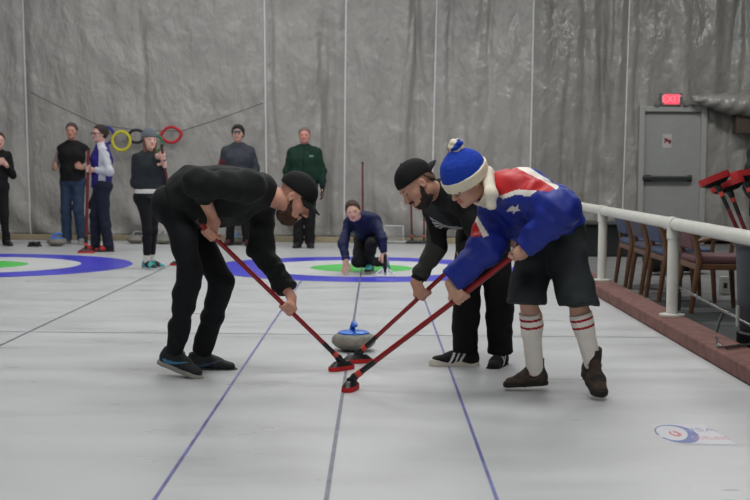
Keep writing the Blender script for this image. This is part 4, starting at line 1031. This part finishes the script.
    for x in (-1, 1):
        mb.tube([H(.033 * x + .022 * math.cos(t), .098, -.004 + .016 * math.sin(t)) for t in np.linspace(0, 2 * math.pi, 16, endpoint=False)], .002, n=6, closed=True)
        mb.tube([H(.055 * x, .096, 0), H(.078 * x, .06, .002), H(.082 * x, .0, 0)], .002, n=6)
    mb.tube([H(-.011, .1, .002), H(.011, .1, .002)], .002, n=6); mb.build('glasses', mat('glasses_grey', (90, 90, 92), rough=.3, metal=.6), o, smooth=True)
    # white knee socks with two red hoops, brown boots
    sw, sr = cloth('sock_white', (238, 232, 224), bump=.5), cloth('sock_red', (170, 30, 44), bump=.5)
    for q in 'RL':
        kn, an = J['kn' + q], J['an' + q]; d = nz(an - kn); L = np.linalg.norm(an - kn); tp = kn + d * .115; f = Field(.0045)
        f.cone(tp, kn + d * L * .5, .059, .052, .01, flat=0).cone(kn + d * L * .5, an, .052, .046, .02).ell(kn + d * L * .4 - nz(J['toe' + q]) * .012, .052, None, .03).cut(tp, -d)
        def cls(c, kn=kn, d=d):
            t = (c - kn) @ d; return ((np.abs(t - .145) < .0065) | (np.abs(t - .185) < .0065)).astype(int)
        fobj('knee_sock', f, [sw, sr], o, cls=cls)
        bt_ = mat('boot_brown', (70, 56, 47), rough=.85, bump=.4, bscale=120, var=.3, vscale=30); bs = mat('boot_sole', (34, 30, 28), rough=.8)
        J['s'] = 1.0
        shoe(J, o, q, [bt_, mat('boot_mesh', (48, 44, 42), rough=.9)], bs, boot=.062, name='hiking_boot', lace=mat('boot_lace', (60, 40, 30), rough=.8), sc=.94 if q == 'R' else 1.12, sole_t=.030,
             marks=lambda w: ((np.sin(w[:, 1] * 70) > .35) & (w[:, 2] > .05)).astype(int))
sweeper_blue()

# ============ woman kneeling in the target
def kneeler():
    J = dict(s=.94, base=A(*G(368, 272)[:2], 0), pel=P(370, 236, 14.35), waist=P(369, 230, 14.15), chest=P(365, 224, 13.95), neck=P(357, 216, 13.80),
             shR=P(349, 222, 13.90), shL=P(374, 219, 13.90), elR=P(343, 244, 13.75), elL=P(382, 239, 13.75), wrR=P(346, 261, 13.65), wrL=P(384, 253.5, 13.74),
             hipR=P(362, 241, 14.3), hipL=P(376, 239, 14.3), knR=P(357, 262, 13.85), knL=P(371, 244, 13.72), anR=P(384, 262, 14.25), anL=P(370, 264, 13.95),
             hc=P(353, 211, 13.66), hf=A(-.05, -1, -.12), hu=A(-.22, -.10, 1), fwd=A(0, -1, 0), toeR=nz(A(.1, -.6, -.5)), toeL=nz(A(-.15, -1, 0)), footupR=nz(A(-.3, -.6, .5)), fwdp=A(0, -1, -.4))
    o = person(J, ('fair2', (218, 170, 150)), 'kneeling woman in navy jacket and teal shoes releasing on the green ring',
               {'R': ('relax', A(-.10, -.35, -1), A(0, .8, -.2), 1, .2), 'L': ('relax', A(.05, -.7, -.5), A(0, .3, -1), -1, .8)}, h=.007, brow=mat('hair_brown', (66, 46, 36), rough=.8))
    top(J, o, cloth('jacket_navy', (28, 34, 72), rough=.6), 'jacket', t=.006, sleeve=(.96, .96), hem=.35, wr=.018, elr=.052, wrr=.042, shr=.056)
    collar(J, o, cloth('jacket_navy', (0, 0, 0)), r=.062, hgt=.03)
    trousers(J, o, cloth('trousers_black', (20, 21, 24)), hem=.05, kr=.066, ar=.055, hr=.095)
    mh = mat('hair_brown', (66, 46, 36), rough=.8)
    hairshell(J, o, mh, grow=.013, front=.060, low=-.06, extra=lambda f, H, s: f.ell(H(0, -.12, .03), .035 * s, None, .02))
    tl = mat('shoe_teal', (54, 150, 148), rough=.6, var=.2); bl = mat('sole_black', (22, 22, 24))
    for q in 'RL': shoe(J, o, q, [tl, mat('shoe_teal_dark', (36, 60, 66), rough=.7)], bl, marks=lambda w: (np.sin(w[:, 1] * 60 + w[:, 2] * 60) > .7).astype(int), sc=1.0, lace=mat('lace_white', (190, 190, 190)), sole_t=.03 if q == 'L' else .02)
    # stabiliser
    c = G(385, 277); t = empty('delivery_stabiliser', c, 'white curling stabiliser with black upright handle under the kneeling woman\'s hand', 'stabiliser')
    wm = mat('stabiliser_white', (214, 216, 218), rough=.4); mb = MB()
    for x in (-.1, -.035, .035, .1):
        mb.tube([c + A(x, -.06, .012), c + A(x * .8, -.03, .05), c + A(x * .3, .0, .085), c + A(0, .02, .095)], .011, n=8)
        mb.tube([c + A(x, -.06, .012), c + A(x, .1, .012)], .011, n=8)
    mb.tube([c + A(-.1, -.06, .012), c + A(.1, -.06, .012)], .012, n=8).tube([c + A(-.1, .1, .012), c + A(.1, .1, .012)], .012, n=8).tube([c + A(0, .1, .012), c + A(0, .02, .095)], .011, n=8)
    mb.build('base_frame', wm, t, smooth=True)
    MB().tube([c + A(0, -.01, .05), c + A(0, -.01, .225)], .019, n=12).tube([c + A(-.0, -.06, .225), c + A(.0, .06, .235)], .017, n=12).build('handle', m_bk, t, smooth=True)
kneeler()

blk = cloth('cloth_black', (22, 22, 24)); navy = cloth('cloth_navy', (30, 34, 52)); m_sock = cloth('sock_plain', (200, 200, 196))
sb = mat('shoe_plain_black', (22, 22, 24), rough=.6); so_w = mat('sole_grey', (150, 150, 148), rough=.7)
# ============ man in the green jacket
J = stand(304, 248, 180, 1.77, dict(elR=(.245, -.03, 1.12), elL=(-.25, -.03, 1.12), wrR=(.255, .06, .90), wrL=(-.27, .05, .89), anR=(.085, -.02, .09), anL=(-.085, -.02, .09), knR=(.085, .02, .5), knL=(-.085, .02, .5)))
o = person(J, ('pink', (206, 142, 128)), 'stocky man in dark green fleece jacket and black gloves standing at the back', {'R': ('relax', A(0, 0, -1), A(1, 0, 0), 1, .4), 'L': ('relax', A(.05, -.1, -1), A(-1, 0, 0), -1, .4)}, brow=mat('hair_grey', (120, 104, 92), rough=.8))
gm = cloth('fleece_green', (20, 50, 38)); ch0 = J['chest']
def gcls(c):
    d = c - ch0; return np.where((d[:, 1] < 0) & (np.abs(d[:, 0] - .105) < .03) & (np.abs(d[:, 2] - .05) < .012), 2, np.where((d[:, 1] < -.05) & (np.abs(d[:, 0]) < .008), 1, 0))
top(J, o, [gm, cloth('zip_dark', (14, 30, 24)), cloth('logo_pale', (110, 140, 124))], 'fleece_jacket', t=.028, sleeve=(.95, .95), hem=.75, wr=.016, cls=gcls, elr=.058, belly=.02)
collar(J, o, gm, r=.066, hgt=.05)
trousers(J, o, blk, hem=.02, kr=.078, ar=.076, hr=.105)
for q in 'RL':
    fg = Field(.007); hand_relax(fg, J['wr' + q], A(.05 if q == 'L' else 0, -.05, -1), A(1 if q == 'R' else -1, 0, 0), J['s'] * 1.14, 1 if q == 'R' else -1, .4); fg.cone(J['wr' + q], J['wr' + q] + A(0, 0, .05), .034, .036, .01)
    fobj('glove', fg, blk, o)
hairshell(J, o, mat('hair_grey', (120, 104, 92), rough=.8), grow=.010, front=.066, low=-.02)
for q in 'RL': shoe(J, o, q, sb, sb)

# ============ man in the grey sweater
J = stand(238, 245.5, 178, 1.80, dict(elR=(.25, -.05, 1.14), elL=(-.25, -.05, 1.14), wrR=(.22, .10, .92), wrL=(-.22, .10, .92), anR=(.13, -.02, .09), anL=(-.13, -.02, .09)), Y=None)
o = person(J, ('pale', (205, 160, 145)), 'man in grey sweater and dark ear-flap cap standing behind the left sweeper', {'R': ('relax', A(-.2, -.3, -1), A(-1, 0, 0), 1, .4), 'L': ('relax', A(.2, -.3, -1), A(1, 0, 0), -1, .4)}, brow=mat('hair_brown', (0, 0, 0)))
ch1 = J['chest'].copy()
top(J, o, [cloth('sweater_grey', (62, 66, 74)), cloth('sweater_red', (104, 50, 58))], 'sweater', t=.018, sleeve=(.95, .95), hem=.5, wr=.016,
    cls=lambda c: ((c[:, 0] < ch1[0] - .19) & (c[:, 2] < ch1[2] - .02) & (c[:, 2] > ch1[2] - .22)).astype(int))
collar(J, o, cloth('sweater_grey', (0, 0, 0)), r=.058, hgt=.035)
trousers(J, o, blk, hem=.02)
hh = hairshell(J, o, mat('hat_dark', (34, 32, 34), rough=.9), name='ear_flap_cap', grow=.022, front=.062, low=-.10)
M_ = headframe(J); fb = Field(.006)
fb.cone(hp(J, -.05, .085, .04), hp(J, .05, .085, .04), .016, .016, .01).cone(hp(J, -.04, .12, .035), hp(J, .04, .12, .035), .009, .009, .05)
fobj('brim', fb, mat('hat_pale', (120, 116, 118), rough=.9), hh)
for q in 'RL': shoe(J, o, q, mat('shoe_maroon', (70, 28, 34), rough=.7), sb)

# ============ girl in the grey beanie
J = stand(149, 268.5, 222, 1.59, dict(elR=(.16, -.05, 1.10), elL=(-.20, .02, 1.10), anR=(.06, .05, .09), anL=(-.07, -.06, .09), knR=(.06, .06, .5), knL=(-.07, -.02, .5), shR=(.165, 0, 1.41), shL=(-.165, 0, 1.41)), headturn=-10)
Yg = J['base'][1]; top_ = P(162.5, 152, Yg - .12); bh = G(178, 265.5)
J['toeR'] = nz(A(.8, -.8, 0)); J['toeL'] = nz(A(1, -.35, 0))
gax = nz(top_ - bh); gp1 = P(163.5, 167, Yg - .12); t1 = (gp1 - bh) @ gax; gp1 = bh + gax * t1; gp0 = gp1 + gax * .10
broom('curling_broom', bh, top_ + gax * .1, (1, 0, 0), 'broom held upright by the girl in the grey beanie, half hidden by the sweeper', shaft_m=m_dred)
o = person(J, ('light', (226, 180, 164)), 'young woman in grey beanie, dark hoodie and teal shoes watching with clasped hands', {'R': ('grip', gp1, gax, 1), 'L': ('grip', gp0, gax, -1)}, brow=mat('hair_brown', (0, 0, 0)))
hd = cloth('hoodie_dark', (42, 47, 51)); top(J, o, hd, 'hoodie', t=.014, sleeve=(.95, .95), hem=.45, wr=.016)
fobj('hood', Field(.007).cone(J['shR'] * .6 + J['neck'] * .4 - J['fwd'] * .06, J['shL'] * .6 + J['neck'] * .4 - J['fwd'] * .06, .05, .05, .03).noise(.005, .05), hd, o)
f = Field(.007); f.cone(J['pel'] + A(0, 0, .05), J['pel'] - A(0, 0, .0), .130, .134, .02, wide=nz(J['hipR'] - J['hipL']), ws=1.28, flat=2); fobj('shirt_hem', f, cloth('shirt_white', (214, 212, 208)), o)
trousers(J, o, cloth('leggings_black', (20, 21, 25)), 'leggings', hem=.14, kr=.062, ar=.048, hr=.092, wr=.006)
beanie(J, o, cloth('knit_grey', (104, 110, 118), bump=.8), None, 'beanie', peak=.03, bandz=.03, grow=.022, tilt=.12, peakback=-.05)
hb = mat('hair_brown_light', (104, 72, 54), rough=.75)
def lh(f, H, s):
    for x in (-1, 1):
        f.cone(H(.068 * x, .0, .0), H(.072 * x, .015, -.16), .022 * s, .026 * s, .02).cone(H(.072 * x, .015, -.16), H(.065 * x, .05, -.26), .026 * s, .012 * s, .02)
J2 = dict(J); fh = Field(.006); H_ = lambda x, y, z: hp(J, x, y, z); lh(fh, H_, J['s']); fh.ell(H_(0, -.05, -.06), A(.07, .055, .10) * J['s'], headframe(J), .03).noise(.006, .02); fobj('long_hair', fh, hb, o)
tl = mat('shoe_teal', (0, 0, 0))
for q in 'RL':
    fobj('sock', Field(.006).cone(J['an' + q] + A(0, 0, .10), J['an' + q], .041, .042, .01, flat=0), m_sock, o)
    shoe(J, o, q, [tl, sb] if q == 'L' else [sb, tl], mat('sole_pale2', (180, 184, 186)), marks=lambda w: (np.sin(w[:, 1] * 55 + w[:, 2] * 40) > .35).astype(int), sc=1.12, lace=mat('lace_white', (190, 190, 190)))

# ============ man in the black vest
J = stand(73, 244, 172, 1.82, dict(elR=(.27, -.02, 1.16), wrR=(.20, .18, 1.10), elL=(-.24, -.03, 1.15), wrL=(-.20, .16, 1.12), anR=(.10, -.02, .09), anL=(-.13, -.02, .09)), headturn=10)
o = person(J, ('tan2', (192, 140, 122)), 'grey haired man in black vest and blue jeans standing at the left', {'R': ('relax', A(.1, -.8, .25), A(1, 0, .3), 1, .8), 'L': ('relax', A(-.2, -.9, .2), A(-1, 0, .2), -1, .8)}, brow=mat('hair_grey2', (70, 62, 58), rough=.8))
sl = cloth('sleeve_pale', (142, 130, 126)); top(J, o, sl, 'shirt', t=-.004, sleeve=(.97, .97), hem=.3, wr=.01, elr=.050)
top(J, o, blk, 'vest', t=.020, sleeve=(0, 0), hem=.35, wr=.012, shr=.058); collar(J, o, blk, r=.062, hgt=.04)
trousers(J, o, cloth('jeans_blue', (46, 62, 86), var=.15), 'jeans', hem=.02, kr=.076, ar=.072, hr=.098)
hairshell(J, o, mat('hair_grey2', (70, 62, 58), rough=.8), grow=.009, front=.066, low=-.02)
for q in 'RL': shoe(J, o, q, mat('shoe_grey', (120, 120, 122), rough=.7), so_w)

# ============ woman in the purple and white vest
J = stand(102, 251.5, 110, 1.74, dict(anR=(.07, .08, .09), anL=(-.08, -.08, .09), knR=(.07, .08, .5), knL=(-.08, -.02, .5), shR=(.16, 0, 1.41), shL=(-.16, 0, 1.41)), headturn=22)
Yw = J['base'][1]
pb_ = G(86, 253); pt_ = P(88.5, 148, Yw - .15); wax = nz(pt_ - pb_)
gp1 = pb_ + wax * ((P(87, 170, Yw - .15) - pb_) @ wax)
broom('curling_broom', pb_, pt_, (1, .1, 0), 'upright red broom held by the woman in the purple and white vest', shaft_m=m_dred, hl=.22, hw=.045, rad_=.021)
J['elL'] = P(110, 172, Yw - .22); J['elR'] = P(104, 168, Yw + .18); J['wrR'] = P(95, 188, Yw + .1)
J['toeL'] = nz(A(-1, -.4, 0)); J['toeR'] = nz(A(-1, -.35, 0))
o = person(J, ('fair3', (208, 162, 148)), 'woman with glasses in white and purple top and navy trousers holding a broom', {'L': ('grip', gp1, wax, -1), 'R': ('relax', A(-.3, -.1, -1), A(1, 0, 0), 1, .6)}, brow=mat('hair_dark', (46, 34, 30), rough=.8), female=True)
wt = cloth('top_white', (196, 196, 204)); pu = cloth('top_purple', (50, 40, 124)); ch2 = J['chest'].copy(); lat2 = nz(J['shR'] - J['shL'])
top(J, o, wt, 'white_top', t=.002, sleeve=(.95, .95), hem=.1, wr=.01)
def vcls(c):
    d = c - ch2; f_ = d @ J['fwd']; return ((f_ > .065) | (f_ < -.030)).astype(int)
top(J, o, [wt, pu], 'vest', t=.022, sleeve=(0, 0), hem=.55, wr=.01, shr=.058, cls=vcls); collar(J, o, wt, r=.060, hgt=.05)
trousers(J, o, navy, hem=.03, kr=.078, ar=.070, hr=.105)
hairshell(J, o, mat('hair_dark', (46, 34, 30), rough=.8), grow=.013, front=.060, low=-.05, extra=lambda f, H, s: f.ell(H(0, -.115, .02), .036 * s, None, .02))
mb = MB(); H_ = lambda x, y, z: hp(J, x, y, z)
for x in (-1, 1):
    mb.tube([H_(.033 * x + .024 * math.cos(t), .10, -.004 + .017 * math.sin(t)) for t in np.linspace(0, 2 * math.pi, 14, endpoint=False)], .0032, n=6, closed=True).tube([H_(.057 * x, .098, 0), H_(.082 * x, .04, .002), H_(.084 * x, .0, 0)], .003, n=6)
mb.tube([H_(-.01, .1, 0), H_(.01, .1, 0)], .003, n=6).build('glasses', blk, o, smooth=True)
fobj('dark_glove', Field(.008).cone(J['wrR'] + A(0, 0, -.08), J['wrR'] + A(-.04, 0, -.24), .03, .055, .02, wide=A(1, 0, 0), ws=1.2).noise(.008, .05), blk, o)
for q in 'RL': shoe(J, o, q, [mat('shoe_red', (176, 34, 44), rough=.6), sb], sb, marks=lambda w: ((w[:, 1] < .02) | (np.sin(w[:, 1] * 60) > .6)).astype(int), sc=1.1, lace=blk)

# ============ woman in black at the left edge
J = stand(-2, 246, 210, 1.66, dict(elR=(.24, .0, 1.12), elL=(-.235, .02, 1.10), wrL=(-.10, .17, 1.26), wrR=(.05, .16, 1.24), anL=(-.13, -.02, .09), anR=(.12, 0, .09), shR=(.16, 0, 1.41), shL=(-.16, 0, 1.41), hc=(-.02, .07, 1.64)), headturn=-5)
o = person(J, ('fair3', (0, 0, 0)), 'woman in black with hands at her chest, cut off by the left edge', {'L': ('relax', A(-.4, -.3, .6), A(-.3, 1, 0), 1, .6), 'R': ('relax', A(.5, -.2, .5), A(0, 1, 0), 1, .6)}, brow=mat('hair_brown', (0, 0, 0)), female=True)
top(J, o, blk, 'black_top', t=.0, sleeve=(.92, .92), hem=.3, wr=.01); collar(J, o, blk, r=.055, hgt=.04)
trousers(J, o, blk, hem=.02, kr=.066, ar=.06, thk=.94)
hairshell(J, o, mat('hair_brown', (0, 0, 0)), grow=.013, front=.060, low=-.05, extra=lambda f, H, s: f.cone(H(0, -.11, .0), H(0, -.13, -.12), .028 * s, .016 * s, .02))
for q in 'RL': shoe(J, o, q, sb, sb)

# ============ person at the right edge, behind the bin
J = stand(769, 333, 120, 1.68, dict(elR=(.22, .0, 1.13), elL=(-.22, .02, 1.13), wrR=(.2, -.1, .95), wrL=(-.15, .1, 1.0), hc=(0, .10, 1.575)), nod=.3)
o = person(J, ('fair4', (214, 170, 156)), 'person in dark jacket, mostly cut off at the right edge behind the bin', {'R': ('relax', A(-.2, -.3, -1), A(1, 0, 0), 1, .4), 'L': ('relax', A(-.2, -.2, -1), A(-1, 0, 0), -1, .4)}, brow=blk)
dk = cloth('jacket_dark', (26, 28, 38)); top(J, o, dk, 'jacket', t=.024, sleeve=(.95, .95), hem=.5, wr=.016); collar(J, o, dk, r=.066, hgt=.05)
trousers(J, o, navy, hem=.02, kr=.076, ar=.072)
hairshell(J, o, mat('hair_brown', (0, 0, 0)), grow=.010, front=.02, low=-.06)
for q in 'RL': shoe(J, o, q, sb, so_w)
